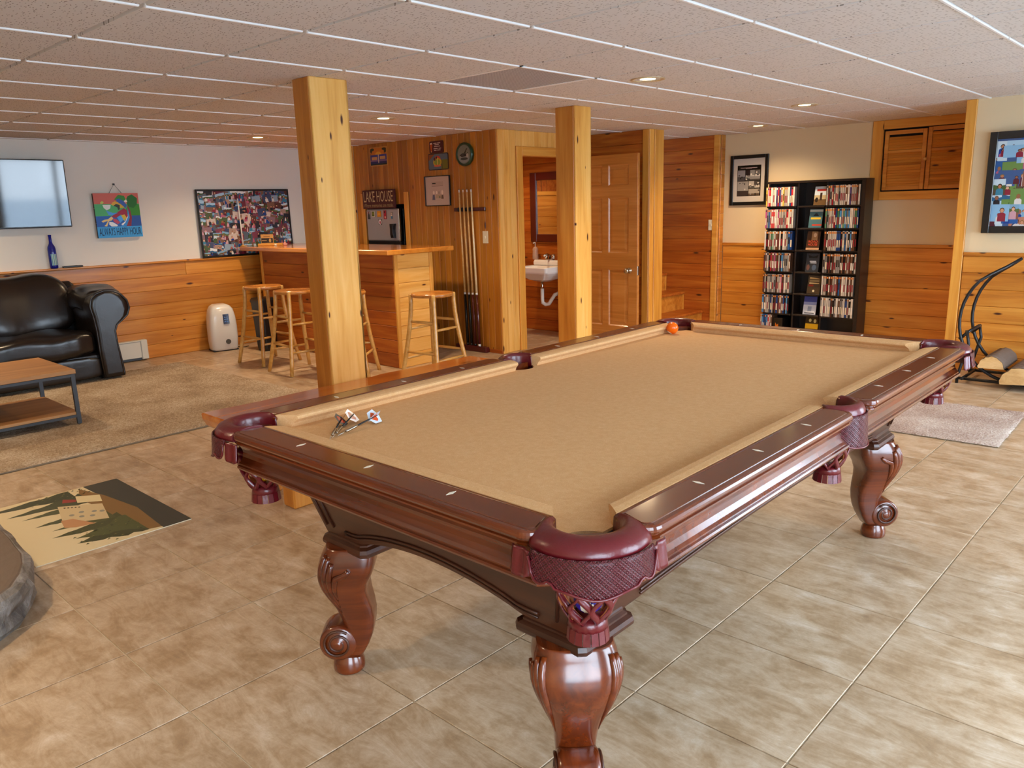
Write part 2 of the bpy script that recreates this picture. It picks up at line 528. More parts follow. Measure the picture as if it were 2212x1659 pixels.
def rugmat(name, a, b_, c, s):
    m, nt, b = newmat(name)
    tc = node(nt, 'ShaderNodeTexCoord')
    n1 = node(nt, 'ShaderNodeTexNoise', Scale=s, Detail=3.0, Roughness=.8); n2 = node(nt, 'ShaderNodeTexNoise', Scale=3.0, Detail=4.0)
    for n in (n1, n2): nt.links.new(tc.outputs['Object'], n.inputs['Vector'])
    r = ramp(nt, [(.36, a), (.5, b_), (.62, c)])
    nt.links.new(mth(nt, 'ADD', mth(nt, 'MULTIPLY', n1.outputs['Fac'], .62), mth(nt, 'MULTIPLY', n2.outputs['Fac'], .38)), r.inputs['Fac'])
    nt.links.new(r.outputs['Color'], b.inputs['Base Color'])
    b.inputs['Roughness'].default_value = 1.0; b.inputs['Specular IOR Level'].default_value = .05
    bp = node(nt, 'ShaderNodeBump', Strength=1.0, Distance=.02); nt.links.new(n1.outputs['Fac'], bp.inputs['Height']); nt.links.new(bp.outputs['Normal'], b.inputs['Normal'])
    return m
RUG = rugmat('shag_rug', '#96806a', '#c0a88c', '#dfd0ba', 80.0)
RUG2 = rugmat('speckled_rug', '#97796a', '#c8b0a2', '#e8dcd0', 85.0)

# printed colour carried by the mesh itself
def printmat(name, rough):
    m, nt, b = newmat(name)
    a = node(nt, 'ShaderNodeVertexColor', layer_name='Col'); nt.links.new(a.outputs['Color'], b.inputs['Base Color'])
    b.inputs['Roughness'].default_value = rough
    return m
PRINT = printmat('print_matte', .55)
PRINT_GLOSS = printmat('print_gloss', .2)

BLACK = plain('black_satin', '#0d0c0c', .35)
BLACK_METAL = plain('black_metal', '#1d1d1f', .42, metal=.3)
DARK_STEEL = plain('dark_steel', '#43474c', .45, metal=.4)
CHROME = plain('chrome', '#c8c8c8', .12, metal=1.0)
NICKEL = plain('nickel', '#b9b2a4', .25, metal=1.0)
STEEL = plain('brushed_steel', '#a7a2a6', .42, metal=.45)
PORCELAIN = plain('porcelain', '#eeeae4', .12, coat=.6)
WHITE_PLASTIC = plain('white_plastic', '#dfdcd6', .28, coat=.3)
PVC = plain('pvc', '#e6e2d8', .4)
IVORY = plain('ivory_plastic', '#e3d9bf', .4)
PEARL = plain('pearl_inlay', '#e9e2cf', .25)
CREAM_MAT = plain('mat_board', '#d8cfc4', .8)
HEATER = plain('heater_enamel', '#d3ccbb', .45)
DARK_RED = plain('dark_red_paint', '#4a0f10', .5)
CHERRY = plain('cherry_stain', '#4d1210', .3, coat=.4)
SIGN_LETTER = plain('sign_cream', '#c9b386', .6)
GREEN_RIM = plain('green_enamel', '#0f3a22', .3, coat=.4)
GREY_RUBBER = plain('grey_rubber', '#55524e', .7)
MIRROR = plain('mirror_silver', '#e8e8e8', .02, metal=1.0)
LENS = plain('lamp_lens', '#fff2c8', .5, emit='#ffe7a0', es=6.0)
RING = plain('lamp_ring', '#cbb892', .35, metal=.2)
SCREEN = plain('screen_glass', '#050607', .05, spec=.6, coat=.0)
LETTER_BLACK = plain('letter_black', '#15171a', .6)
LETTER_WHITE = plain('letter_white', '#e8e2d8', .6)
LETTER_RED = plain('letter_red', '#d8431f', .5)
LETTER_GOLD = plain('letter_gold', '#d9a62a', .5)
SHADE_BLACK = plain('shade_black', '#0a0705', .9)  # near-black standing for shade in the niche and behind the louvers

def glassy(name, col, tr=.6, rough=.05):
    m, nt, b = newmat(name)
    b.inputs['Base Color'].default_value = C(col); b.inputs['Roughness'].default_value = rough
    b.inputs['Transmission Weight'].default_value = tr; b.inputs['IOR'].default_value = 1.45
    return m
BLUE_GLASS = glassy('cobalt_glass', '#1220a8', .5)
SOAP = glassy('soap_bottle', '#f0c9b0', .5, .1)
m, nt, b = newmat('window_pane'); PANE = m
tr = node(nt, 'ShaderNodeBsdfTransparent'); gl = node(nt, 'ShaderNodeBsdfGlossy', Roughness=.02); mx = node(nt, 'ShaderNodeMixShader'); mx.inputs[0].default_value = .06
nt.links.new(tr.outputs[0], mx.inputs[1]); nt.links.new(gl.outputs[0], mx.inputs[2]); nt.links.new(mx.outputs[0], nt.nodes['Material Output'].inputs['Surface'])

# hearth stone
m, nt, b = newmat('hearth_stone'); STONE = m
tc = node(nt, 'ShaderNodeTexCoord'); n1 = node(nt, 'ShaderNodeTexNoise', Scale=9.0, Detail=8.0, Roughness=.7, Distortion=.8)
nt.links.new(tc.outputs['Object'], n1.inputs['Vector'])
r = ramp(nt, [(.32, '#3f3a38'), (.46, '#6f6860'), (.58, '#8f8a86'), (.72, '#b9b3ab')]); nt.links.new(n1.outputs['Fac'], r.inputs['Fac'])
nt.links.new(r.outputs['Color'], b.inputs['Base Color']); b.inputs['Roughness'].default_value = .55
bp = node(nt, 'ShaderNodeBump', Strength=.9, Distance=.02); nt.links.new(n1.outputs['Fac'], bp.inputs['Height']); nt.links.new(bp.outputs['Normal'], b.inputs['Normal'])
STONE_TOP = plain('hearth_top', '#6b5a4c', .6, bump=.4, bscale=14)

make_texts(['LAKE HOUSE', 'Where memories are made.', 'ALWAYS HAPPY HOUR', 'ROAD', 'HOUSE'])

# ---------------------------------------------------------------- the room
X_TV, Y_BAR, X_BATH, Y_PART, Y_STAIR, Y_BOOK, Y_RIGHT = -5.95, 4.25, -3.15, 5.58, 6.86, 6.96, 5.85
Y_NEAR = -3.2
PLANKS = {}

def plank(parent, M, L, Wd, T, mat, name='plank', b=.004):
    key = (round(L, 4), round(Wd, 4), round(T, 4), mat.name, b)
    if key not in PLANKS:
        me = G().box(0, L, 0, Wd, -T, 0, b).mesh(name)
        me.materials.append(mat)
        PLANKS[key] = me
    return link(name, PLANKS[key], parent, mw=M)

def courses(parent, origin, normal, length, z0, z1, n, mat, joints=0, T=.018, name='plank'):
    """horizontal boards on a wall plane; the board face is T proud of the origin plane"""
    F = facing(origin, normal)
    h = (z1 - z0) / n
    for i in range(n):
        cuts = sorted([0, length] + [rnd.uniform(.15, .85) * length for _ in range(joints)])
        for a, c in zip(cuts[:-1], cuts[1:]):
            plank(parent, F @ Matrix.Translation((a + .0006, z0 + i * h + .0006, T)), c - a - .0012, h - .0012, T, mat, name)

def uprights(parent, origin, normal, length, z0, z1, n, mat, T=.018, name='plank'):
    F = facing(origin, normal)
    w = length / n
    for i in range(n):
        M = F @ Matrix.Translation(((i + 1) * w - .0006, z0, T)) @ Matrix(((0, -1, 0, 0), (1, 0, 0, 0), (0, 0, 1, 0), (0, 0, 0, 1)))
        plank(parent, M, z1 - z0, w - .0012, T, mat, name)

def board(parent, origin, normal, x0, x1, z0, z1, T, mat, vertical=None, name='board', b=.004):
    """one flat board on a wall; grain along its longer side"""
    F = facing(origin, normal)
    w, h = x1 - x0, z1 - z0
    if vertical is None: vertical = h > w
    if vertical:
        M = F @ Matrix.Translation((x1, z0, T)) @ Matrix(((0, -1, 0, 0), (1, 0, 0, 0), (0, 0, 1, 0), (0, 0, 0, 1)))
        return plank(parent, M, h, w, T, mat, name, b)
    return plank(parent, F @ Matrix.Translation((x0, z0, T)), w, h, T, mat, name, b)

def wall(name, x0, x1, y0, y1, z0, z1, mat):
    return struct(G().box(x0, x1, y0, y1, z0, z1).build(name, mat))

# floor: grout bed with every tile laid on it
floor = struct(G().box(X_TV - .1, WINX + .1, Y_NEAR - .1, 7.1, -.06, -.004).build('floor', GROUT))
TX, TY = 0.4546, 0.4502
tile_me = G().box(0, TX - .004, 0, TY - .004, -.012, 0, .0012).mesh('floor_tile'); tile_me.materials.append(FLOOR)
cells = []
for i in range(-14, 9):
    for j in range(-8, 18):
        x0, y0 = -.055 + i * TX, .1305 + j * TY
        if x0 + TX < X_TV or x0 > WINX or y0 + TY < Y_NEAR or y0 > 7.0: continue
        c = Vector((x0 + TX / 2, y0 + TY / 2, 0)) - CAM
        dep = c.dot(Vector(R2))
        px, py = (c.dot(Vector(R0)) / dep, c.dot(Vector(R1)) / dep) if dep > .1 else (9, 9)
        seen = dep > .1 and abs(px) < .80 and abs(py) < .70
        cells.append(((0 if seen else 1), abs(dep), x0, y0))
cells.sort()
for k, (s, d, x0, y0) in enumerate(cells[:300]):
    link('floor_tile', tile_me, floor, (x0 + .002, y0 + .002, 0))
rest = G()
for (s, d, x0, y0) in cells[300:]:
    rest.box(x0 + .002, x0 + TX - .002, y0 + .002, y0 + TY - .002, -.012, 0)
if rest.v:
    rest.build('floor_tile_rest', FLOOR, floor)['kind'] = 'stuff'

# ceiling: drop-in tiles hanging a little below their tee grid
ceiling = struct(G().box(X_TV - .1, WINX + .1, Y_NEAR - .1, 7.1, ZC + .02, ZC + .06).build('ceiling', TEE))
e = .004
gt = G()
hs = PITCH / 2 - e
hy_ = PITCH / 2 - .011
sq = lambda d, z: [(-hs + d, -hy_, z), (hs - d, -hy_, z), (hs - d, hy_, z), (-hs + d, hy_, z)]
gt.loft([sq(0, .022), sq(0, .010), sq(.010, 0)], smooth=False)
ct_me = gt.mesh('ceiling_tile'); ct_me.materials.append(CEIL)
VENT_CELL = (-2, 3)
for i in range(-10, 7):
    for j in range(-6, 12):
        cx, cy = GX + (i + .5) * PITCH, GY + (j + .5) * PITCH
        if cx < X_TV - .25 or cx > WINX + .25 or cy < Y_NEAR - .25 or cy > 7.2 or (i, j) == VENT_CELL: continue
        link('ceiling_tile', ct_me, ceiling, (cx, cy, ZC))
seg = G().box(-.0075, .0075, .010, PITCH - .010, -.005, .0155, .0025).mesh('grid_tee'); seg.materials.append(TEE)
for i in range(-9, 6):
    for j in range(-6, 11):
        y = GY + j * PITCH
        if y + PITCH > Y_NEAR + .3: link('grid_tee', seg, ceiling, (GX + i * PITCH, y, ZC))
for j in range(-5, 12):
    y = GY + j * PITCH
    G().box(X_TV, WINX, y - .012, y + .012, ZC + .0165, ZC + .0187).build('grid_tee', TEE, ceiling)

# wall behind the sofa: painted above, pine boards below
w = wall('wall_left', X_TV - .1, X_TV - .018, Y_NEAR - .1, 7.0, 0, ZC + .02, WALL_GREY)
courses(w, (X_TV - .018, Y_NEAR, 0), (1, 0, 0), Y_BAR - Y_NEAR + .4, 0, .932, 7, PINE, joints=2)
t = G().box(0, Y_BAR - Y_NEAR + .4, 0, .018, -.03, .025, .004); me = t.mesh('cap'); me.materials.append(PINE)
struct(link('trim_1', me, None, mw=facing((X_TV, Y_NEAR, .932), (1, 0, 0))))

# wall behind the bar: upright boards with an opening for the fridge
N = (0, -1, 0)
FX0, FX1, FZ1 = -5.17, -4.50, 1.44
w = struct(G().box(-5.33, FX0, Y_BAR + .018, Y_BAR + .09, 0, ZC + .02).box(FX1, X_BATH - .03, Y_BAR + .018, Y_BAR + .09, 0, ZC + .02)
           .box(FX0, FX1, Y_BAR + .018, Y_BAR + .09, FZ1, ZC + .02).build('wall_bar', SHELL))
uprights(w, (-5.33, Y_BAR + .018, 0), N, .16, 0, ZC, 2, PINE_WALL)
uprights(w, (FX0, Y_BAR + .018, 0), N, FX1 - FX0, FZ1, ZC, 8, PINE_WALL)
uprights(w, (FX1, Y_BAR + .018, 0), N, X_BATH - .0185 - FX1, 0, ZC, 16, PINE_WALL)
nich = struct(G().box(FX0 - .02, FX0, Y_BAR + .02, 5.0, 0, FZ1).box(FX1, FX1 + .02, Y_BAR + .02, 5.0, 0, FZ1).box(FX0, FX1, 4.98, 5.0, 0, FZ1)
              .box(FX0 - .02, FX1 + .02, Y_BAR + .02, 5.0, FZ1, FZ1 + .02).build('wall_niche', SHADE_BLACK))  # niche lining coloured near-black for the shade inside
tr = struct(G().box(FX1 + .002, FX1 + .006, Y_BAR - .004, Y_BAR, 0, .5).build('trim_2', PINE_TRIM))
board(tr, (0, Y_BAR, 0), N, FX1, FX1 + .065, 0, FZ1 + .12, .016, PINE_TRIM)
board(tr, (0, Y_BAR, 0), N, FX0 - .065, FX0, 0, FZ1 + .12, .016, PINE_TRIM)
board(tr, (0, Y_BAR, 0), N, -5.40, -5.33, 0, ZC, .016, PINE_TRIM)
# dark passage beyond the left end of that wall
wall('wall_passage', X_TV, -5.33, 5.6, 5.7, 0, ZC, SHELL)

# bathroom front wall with its doorway
DY0, DY1, DZ = 4.575, 5.33, 1.845
N = (1, 0, 0)
w = struct(G().box(X_BATH - .09, X_BATH - .018, Y_BAR + .02, DY0 - .02, 0, ZC + .02).box(X_BATH - .09, X_BATH - .018, DY1 + .02, Y_PART, 0, ZC + .02)
           .box(X_BATH - .09, X_BATH - .018, DY0 - .02, DY1 + .02, DZ + .02, ZC + .02).build('wall_bathroom', SHELL))
uprights(w, (X_BATH - .018, Y_BAR, 0), N, DY0 - Y_BAR, 0, ZC, 4, PINE_DAYLIT)
board(w, (X_BATH - .004, 0, 0), N, Y_BAR - .001, Y_BAR + .06, 0, ZC, .012, PINE_DAYLIT)
uprights(w, (X_BATH - .018, DY0, 0), N, DY1 - DY0, DZ, ZC, 8, PINE_DAYLIT)
uprights(w, (X_BATH - .018, DY1, 0), N, Y_PART - DY1, 0, ZC, 3, PINE_DAYLIT)
tr = struct(G().box(X_BATH - .09, X_BATH + .004, DY0 - .02, DY0, 0, DZ).box(X_BATH - .09, X_BATH + .004, DY1, DY1 + .02, 0, DZ)
            .box(X_BATH - .09, X_BATH + .004, DY0 - .02, DY1 + .02, DZ, DZ + .02).build('trim_3', PINE_TRIM))
board(tr, (X_BATH, 0, 0), N, DY0 - .085, DY0, 0, DZ + .085, .018, PINE_TRIM, name='casing')
board(tr, (X_BATH, 0, 0), N, DY1, DY1 + .085, 0, DZ + .085, .018, PINE_TRIM, name='casing')
board(tr, (X_BATH, 0, 0), N, DY0, DY1, DZ, DZ + .085, .018, PINE_TRIM, name='casing')
struct(G().box(-3.66, X_BATH, Y_BAR - .015, Y_BAR - .001, .0, .035, .003).build('baseboard_bar', PINE_DEEP))
# bathroom interior
w = wall('wall_bathroom_back', -4.38, X_BATH - .1, Y_PART + .018, Y_PART + .09, 0, ZC, SHELL)
courses(w, (-4.38, Y_PART + .018, 0), (0, -1, 0), 1.2, 0, ZC, 17, PINE_DEEP)
w = wall('wall_bathroom_side', -4.38, X_BATH - .09, Y_BAR + .092, Y_BAR + .12, 0, ZC, WALL_WARM)
courses(w, (X_BATH - .1, Y_BAR + .12, 0), (0, 1, 0), 1.12, 0, 1.30, 11, PINE)
w = wall('wall_bathroom_far', -4.46, -4.38, 4.38, Y_PART, 0, ZC, PINE_DEEP)
courses(w, (-4.38, 4.38, 0), (1, 0, 0), 1.19, 0, 1.5, 12, PINE)
board(w, (-4.38, 4.38, 1.5), (1, 0, 0), 0, 1.19, 0, .05, .03, PINE_TRIM)

# partition beside the stairs, its end faced with trim
N = (0, -1, 0)
w = wall('wall_stair_partition', X_BATH - .1, -2.40, Y_PART + .018, 5.78, 0, ZC + .02, SHELL)
courses(w, (X_BATH - .02, Y_PART + .018, 0), N, -2.42 - X_BATH, 0, ZC, 16, PINE_DEEP)
tr = struct(G().box(-2.402, -2.385, Y_PART - .01, 5.80, 0, ZC).build('trim_4', PINE_TRIM))
board(tr, (0, Y_PART, 0), N, -2.46, -2.385, 0, ZC, .016, PINE_TRIM)
board(tr, (-2.385, 0, 0), (1, 0, 0), Y_PART - .015, 5.64, 0, ZC, .012, PINE_TRIM)
board(tr, (-2.385, 0, 0), (1, 0, 0), 5.645, 5.805, 0, ZC, .016, PINE_TRIM)
# stair back wall and its outer corner
w = wall('wall_stair', -5.0, -2.36, Y_STAIR + .018, Y_STAIR + .2, 0, ZC + .02, SHELL)
courses(w, (-5.0, Y_STAIR + .018, 0), N, 2.66, 0, ZC, 15, PINE_DEEP)
tr = struct(G().box(-2.40, -2.335, Y_STAIR - .012, Y_STAIR + .02, 0, ZC, .003).build('trim_5', PINE_TRIM))
courses(tr, (-2.335, Y_STAIR + .02, 0), (1, 0, 0), Y_BOOK - Y_STAIR - .02, 0, ZC, 15, PINE, T=.014)
st = thing('staircase', 'pine staircase climbing away behind the open six-panel door', 'staircase', (-2.51, 6.3, 0))
for i in range(6):
    x = -i * .236
    z = .17 + i * .204
    bx = G().box(x - .02, x, -.49, .555, z - .17 if i == 0 else z - .204, z - .03).mesh('riser'); bx.materials.append(PINE)
    link('riser', bx, st)
    bx = G().box(x - .27, x + .022, -.49, .556, z - .03, z, .006).mesh('tread'); bx.materials.append(PINE_DEEP)
    link('tread', bx, st)
    G().box(x - .012, x + .008, .535, .556, z - .204 if i else 0, z - .03).build('corner_bead', PINE_TRIM, st)

# bookcase wall
w = wall('wall_back', -2.34, .36, Y_BOOK + .018, Y_BOOK + .12, 0, ZC + .02, WALL_WARM)
courses(w, (-2.32, Y_BOOK + .018, 0), N, 2.66, 0, .895, 7, PINE)
t = G().box(0, 2.66, 0, .03, -.018, .012, .003); me = t.mesh('cap'); me.materials.append(PINE)
struct(link('trim_6', me, None, mw=facing((-2.32, Y_BOOK, .895), N)))
# nearer wall on the right, beyond its corner trim
w = wall('wall_right', .29, WINX + .1, Y_RIGHT + .018, Y_BOOK + .1, 0, ZC + .02, WALL_WARM)
courses(w, (.345, Y_RIGHT + .018, 0), N, WINX - .345, 0, .905, 7, PINE, joints=1)
t = G().box(0, WINX - .345, 0, .028, -.018, .012, .003); me = t.mesh('cap'); me.materials.append(PINE)
struct(link('trim_7', me, None, mw=facing((.345, Y_RIGHT, .905), N)))
tr = struct(G().box(.272, .29, Y_RIGHT, Y_BOOK, 0, ZC).build('trim_8', PINE_TRIM))
board(tr, (0, Y_RIGHT + .018, 0), N, .270, .343, 0, ZC, .03, PINE_TRIM)

# wall with the glazed doors, outside the view
zs = [0]
g = G()
ys = [Y_NEAR - .1] + [v for a in WINDOWS for v in a] + [Y_RIGHT + .1]
for k in range(0, len(ys), 2):
    g.box(WINX, WINX + .12, ys[k], ys[k + 1], 0, ZC + .02)
for a, b_ in WINDOWS:
    g.box(WINX, WINX + .12, a, b_, 0, WIN_Z[0]).box(WINX, WINX + .12, a, b_, WIN_Z[1], ZC + .02)
struct(g.build('wall_window', WALL_WARM))
for k, (a, b_) in enumerate(WINDOWS):
    f = G()
    for y in (a, (a + b_) / 2 - .03, b_ - .06): f.box(WINX + .02, WINX + .07, y, y + .06, *WIN_Z)
    f.box(WINX + .02, WINX + .07, a, b_, WIN_Z[0], WIN_Z[0] + .07).box(WINX + .02, WINX + .07, a, b_, WIN_Z[1] - .07, WIN_Z[1])
    wo = struct(f.build('window_%d' % (k + 1), TEE))
    for (p, q) in ((a + .06, (a + b_) / 2 - .03), ((a + b_) / 2 + .03, b_ - .06)):
        G().box(WINX + .042, WINX + .047, p, q, WIN_Z[0] + .07, WIN_Z[1] - .07).build('pane', PANE, wo)
wall('wall_near', X_TV, WINX, Y_NEAR - .1, Y_NEAR, 0, ZC + .02, WALL_WARM)
struct(G().box(WINX + .12, 30, -25, 35, -.12, -.06).build('ground', plain('pale_bounce_ground', '#a9bccb', .35)))  # unseen ground, coloured pale blue for ceiling bounce and the screen reflection

# six-panel door, standing open
PZ = ((.17, .74), (.90, 1.44), (1.55, 1.75)); PX = ((.10, .345), (.417, .662))
g = G().box(.01, .75, -.007, .007, .03, 1.84)
for (x0, x1) in ((0, .10), (.345, .417), (.662, .762)): g.box(x0, x1, -.018, .018, .02, 1.845, .001)
for (z0, z1) in ((.02, .17), (.74, .90), (1.44, 1.55), (1.75, 1.845)): g.box(.099, .663, -.0179, .0179, z0, z1)
dr = struct(g.build('door_1', DOOR_WOOD, loc=(-3.135, 5.375, 0)))
for (x0, x1) in PX:
    for (z0, z1) in PZ:
        p = G()
        for d in (-1, 1):
            rings = []
            for ins, off in ((0, .0178), (.004, .0178), (.014, .008), (.026, .008), (.05, .0145)):
                rings.append([(x0 + ins, d * off, z0 + ins), (x1 - ins, d * off, z0 + ins), (x1 - ins, d * off, z1 - ins), (x0 + ins, d * off, z1 - ins)])
            p.loft(rings, cap=False, smooth=False)
            r = rings[-1]; p.add(r, [(0, 1, 2, 3)], False)
        p.build('panel', DOOR_WOOD, dr)
for sgn in (-1, 1):
    k = G().lathe([(.028, 0), (.028, .004), (.012, .008), (.011, .03), (.024, .042), (.028, .055), (.022, .066), (.006, .069)], 16, axis='y')
    o = k.build('door_knob', NICKEL, dr, (.672, sgn * .018, .735))
    if sgn < 0: o.rotation_euler = (0, 0, math.pi)
G().box(.758, .7635, -.012, .012, .69, .78, .001).build('latch_plate', NICKEL, dr)

# posts boxed in with pine boards
def post(x0, x1, y0, y1, label):
    p = thing('support_post', label, 'post', ((x0 + x1) / 2, (y0 + y1) / 2, 0))
    hx, hy = (x1 - x0) / 2, (y1 - y0) / 2
    board(p, (0, -hy + .018, 0), (0, -1, 0), -hx, hx - .018, 0, ZC, .018, PINE_DEEP if 0 else PINE, True)
    board(p, (0, hy - .018, 0), (0, 1, 0), -hx, hx - .018, 0, ZC, .018, PINE, True)
    board(p, (hx - .018, 0, 0), (1, 0, 0), -hy, hy, 0, ZC, .018, PINE_DAYLIT, True)  # paler than the front board: daylight painted into its tone
    board(p, (-hx + .018, 0, 0), (-1, 0, 0), -hy + .018, hy - .018, 0, ZC, .018, PINE_DAYLIT, True)
    return p
post(-1.861, -1.700, 1.342, 1.581, 'square pine post rising beside the glossy live-edge bench')
post(-1.850, -1.664, 3.512, 3.70, 'square knotty pine post standing in front of the bathroom doorway')

# recessed lamps
def can(x, y, label, k=1.0):
    t = thing('recessed_light', label, 'light', (x, y, ZC), 0, 'recessed ceiling lights')
    G().lathe([(.098, .003), (.099, -.003), (.094, -.005), (.082, -.004), (.076, .004), (.076, .012)], 28).build('trim_ring', RING, t)
    G().lathe([(.076, .006), (.06, .001), (.03, -.001), (.002, -.002)], 24).build('lens', LENS, t)
    ld = bpy.data.lights.new('lamp', 'SPOT')
    ld.energy = LAMP_W * k; ld.color = (1.0, .74, .46); ld.spot_size = math.radians(150); ld.spot_blend = .9; ld.shadow_soft_size = .07
    lo = bpy.data.objects.new('lamp', ld); COL.objects.link(lo); lo.parent = t; lo.location = (0, 0, -.02)
can(-4.886, 2.86, 'glowing recessed ceiling light above the bar stools near the painted wall')
can(-3.044, 2.88, 'glowing recessed ceiling light above the end of the bar')
can(-.671, 2.93, 'glowing recessed ceiling light next to the perforated ceiling vent')
can(-.641, 5.03, 'glowing recessed ceiling light between the pool table and the louvered doors')
can(-1.638, 6.31, 'glowing recessed ceiling light just in front of the media tower')
can(-3.75, 4.95, 'recessed ceiling light inside the small bathroom', .5)
for x, y in ((-4.9, .2), (-3.0, -.9), (-.7, -1.3)):
    can(x, y, 'glowing recessed ceiling light over the near side of the room')

vx, vy = GX + (VENT_CELL[0] + .5) * PITCH, GY + (VENT_CELL[1] + .5) * PITCH
t = thing('ceiling_vent', 'square perforated metal return vent set into the ceiling grid', 'vent', (vx, vy, ZC))
G().box(-hs, hs, -hs, hs, .002, .008).build('perforated_plate', PERF, t)
f = G()
for a in (-1, 1):
    f.box(a * hs - .012, a * hs + .012, -hs - .012, hs + .012, -.001, .004).box(-hs - .012, hs + .012, a * hs - .012, a * hs + .012, -.001, .004)
f.build('frame', TEE, t)

# ---------------------------------------------------------------- pool table
TW, TL = 1.1176, 2.2352
HX, HY = TW / 2, TL / 2
ZR, ZCL = .8015, .762
cs, sn = math.cos(ANG), math.sin(ANG)
def tw(x, y, z=0):
    """table-corner coordinates to world"""
    return (x * cs - y * sn, x * sn + y * cs, z)
pt = thing('pool_table', 'carved mahogany pool table with tan felt and burgundy leather pockets', 'pool table', tw(HX, HY), ANG)

def offset_poly(poly, d):
    """move a counter-clockwise outline inwards by d"""
    n = len(poly); out = []
    for i in range(n):
        a, b, c = Vector(poly[i - 1]), Vector(poly[i]), Vector(poly[(i + 1) % n])
        e1, e2 = (b - a).normalized(), (c - b).normalized()
        n1, n2 = Vector((-e1.y, e1.x)), Vector((-e2.y, e2.x))
        m = (n1 + n2)
        m = m / max(m.length_squared, 1e-6) * 2
        out.append((b.x + m.x * d, b.y + m.y * d))
    return out

def arc(cx, cy, r, a0, a1, n=8):
    return [(cx + r * math.cos(math.radians(a0 + (a1 - a0) * k / n)), cy + r * math.sin(math.radians(a0 + (a1 - a0) * k / n))) for k in range(n + 1)]

PROFILE = [(.0175, 0), (.0165, -.0016), (.0135, -.0016), (.0125, -.0004), (.006, -.0012), (.002, -.004), (0, -.009), (0, -.014), (.003, -.019), (.009, -.0215), (.009, -.024), (.005, -.026), (.005, -.030), (.012, -.031)]

def rail(name, length, e0, e1, M, inlays):
    """length along x; outward is -y; e0/e1 = how far the wood stops short of each end (inner, outer)"""
    r = .036
    (i0, o0), (i1, o1) = e0, e1
    out = [(i0, -.046)]
    out += arc(o0 + r, -.146 + r, r, 180, 270)
    out += arc(length - o1 - r, -.146 + r, r, 270, 360)
    out += [(length - i1, -.046)]
    g = G()
    rings = [[(p[0], p[1], ZR + dz) for p in offset_poly(out, ins)] for ins, dz in PROFILE]
    g.loft(rings, True, True, False)
    g.M = None
    o = g.build(name, MAHOG, pt, mw=M)
    for x in inlays:
        d = G().prism([(x - .0052, -.0888), (x, -.1035), (x + .0052, -.0888), (x, -.0741)], ZR - .001, ZR + .0006)
        d.build('diamond_inlay', PEARL, o)
    return o

def cushion(length, n0, b0, n1, b1, M):
    prof = [(-.050, ZR - .0005), (-.030, ZR - .0008), (-.010, ZR - .003), (-.002, ZR - .006), (0, ZR - .011), (-.001, ZR - .015), (-.012, ZR - .026), (-.018, ZCL - .002), (-.050, ZCL - .002)]
    def ends(o):
        t = min(1, max(0, -o / .05))
        return n0 + (b0 - n0) * t, n1 + (b1 - n1) * t
    ra, rb, rm = [], [], []
    for o, z in prof:
        a, c = ends(o)
        ra.append((a, o, z)); rb.append((length - c, o, z))
    g = G(); g.loft([ra, rb], True, True, False)
    return g.build('rail_cushion', FELT, pt, mw=M)

# end rails (local x along the rail, -y outwards)
for k in (0, 1):
    M = Matrix.Rotation(math.pi * k, 4, 'Z') @ Matrix.Translation((-HX, -HY, 0))
    rail('end_rail', TW, (.034, .010), (.034, .010), M, [.2794 * i for i in (1, 2, 3)])
    cushion(TW, .080, .036, .080, .036, M)
# long rails, split at the side pockets; M maps local x along the side
for k in (0, 1):
    base = Matrix.Rotation(math.pi * k, 4, 'Z') @ Matrix.Translation((HX, -HY, 0)) @ Matrix.Rotation(math.pi / 2, 4, 'Z')
    rail('side_rail', HY, (.034, .010), (.066, .070), base, [.2794 * i for i in (1, 2, 3)])
    cushion(HY, .080, .036, .066, .060, base)
    b2 = base @ Matrix.Translation((HY, 0, 0))
    rail('side_rail', HY, (.066, .070), (.034, .010), b2, [.2794 * i for i in (1, 2, 3)])
    cushion(HY, .066, .060, .080, .036, b2)

# bed cloth with pocket cut-outs
def notch(cx, cy, r, a0, a1):
    return arc(cx, cy, r, a0, a1, 12)
c_, r_ = .044, .064
q = math.degrees(math.asin((.03 - c_) / r_))
pl = []
pl += notch(-HX - c_, -HY - c_, r_, 90 + q, 0 - q)          # near left
pl += notch(HX + c_, -HY - c_, r_, 180 + q, 90 - q)
so, sr = .056, .058
qs = math.degrees(math.acos((so - .03) / sr))
pl += notch(HX + so, 0, sr, 180 + qs, 180 - qs)
pl += notch(HX + c_, HY + c_, r_, 270 + q, 180 - q)
pl += notch(-HX - c_, HY + c_, r_, 360 + q, 270 - q)
pl += notch(-HX - so, 0, sr, qs, -qs)
G().prism(pl, ZCL - .006, ZCL).build('bed_cloth', FELT, pt)
G().prism([(x * .996, y * .998) for x, y in pl], ZCL - .034, ZCL - .0062).build('slate_bed', plain('slate', '#4a4a4a', .8), pt)

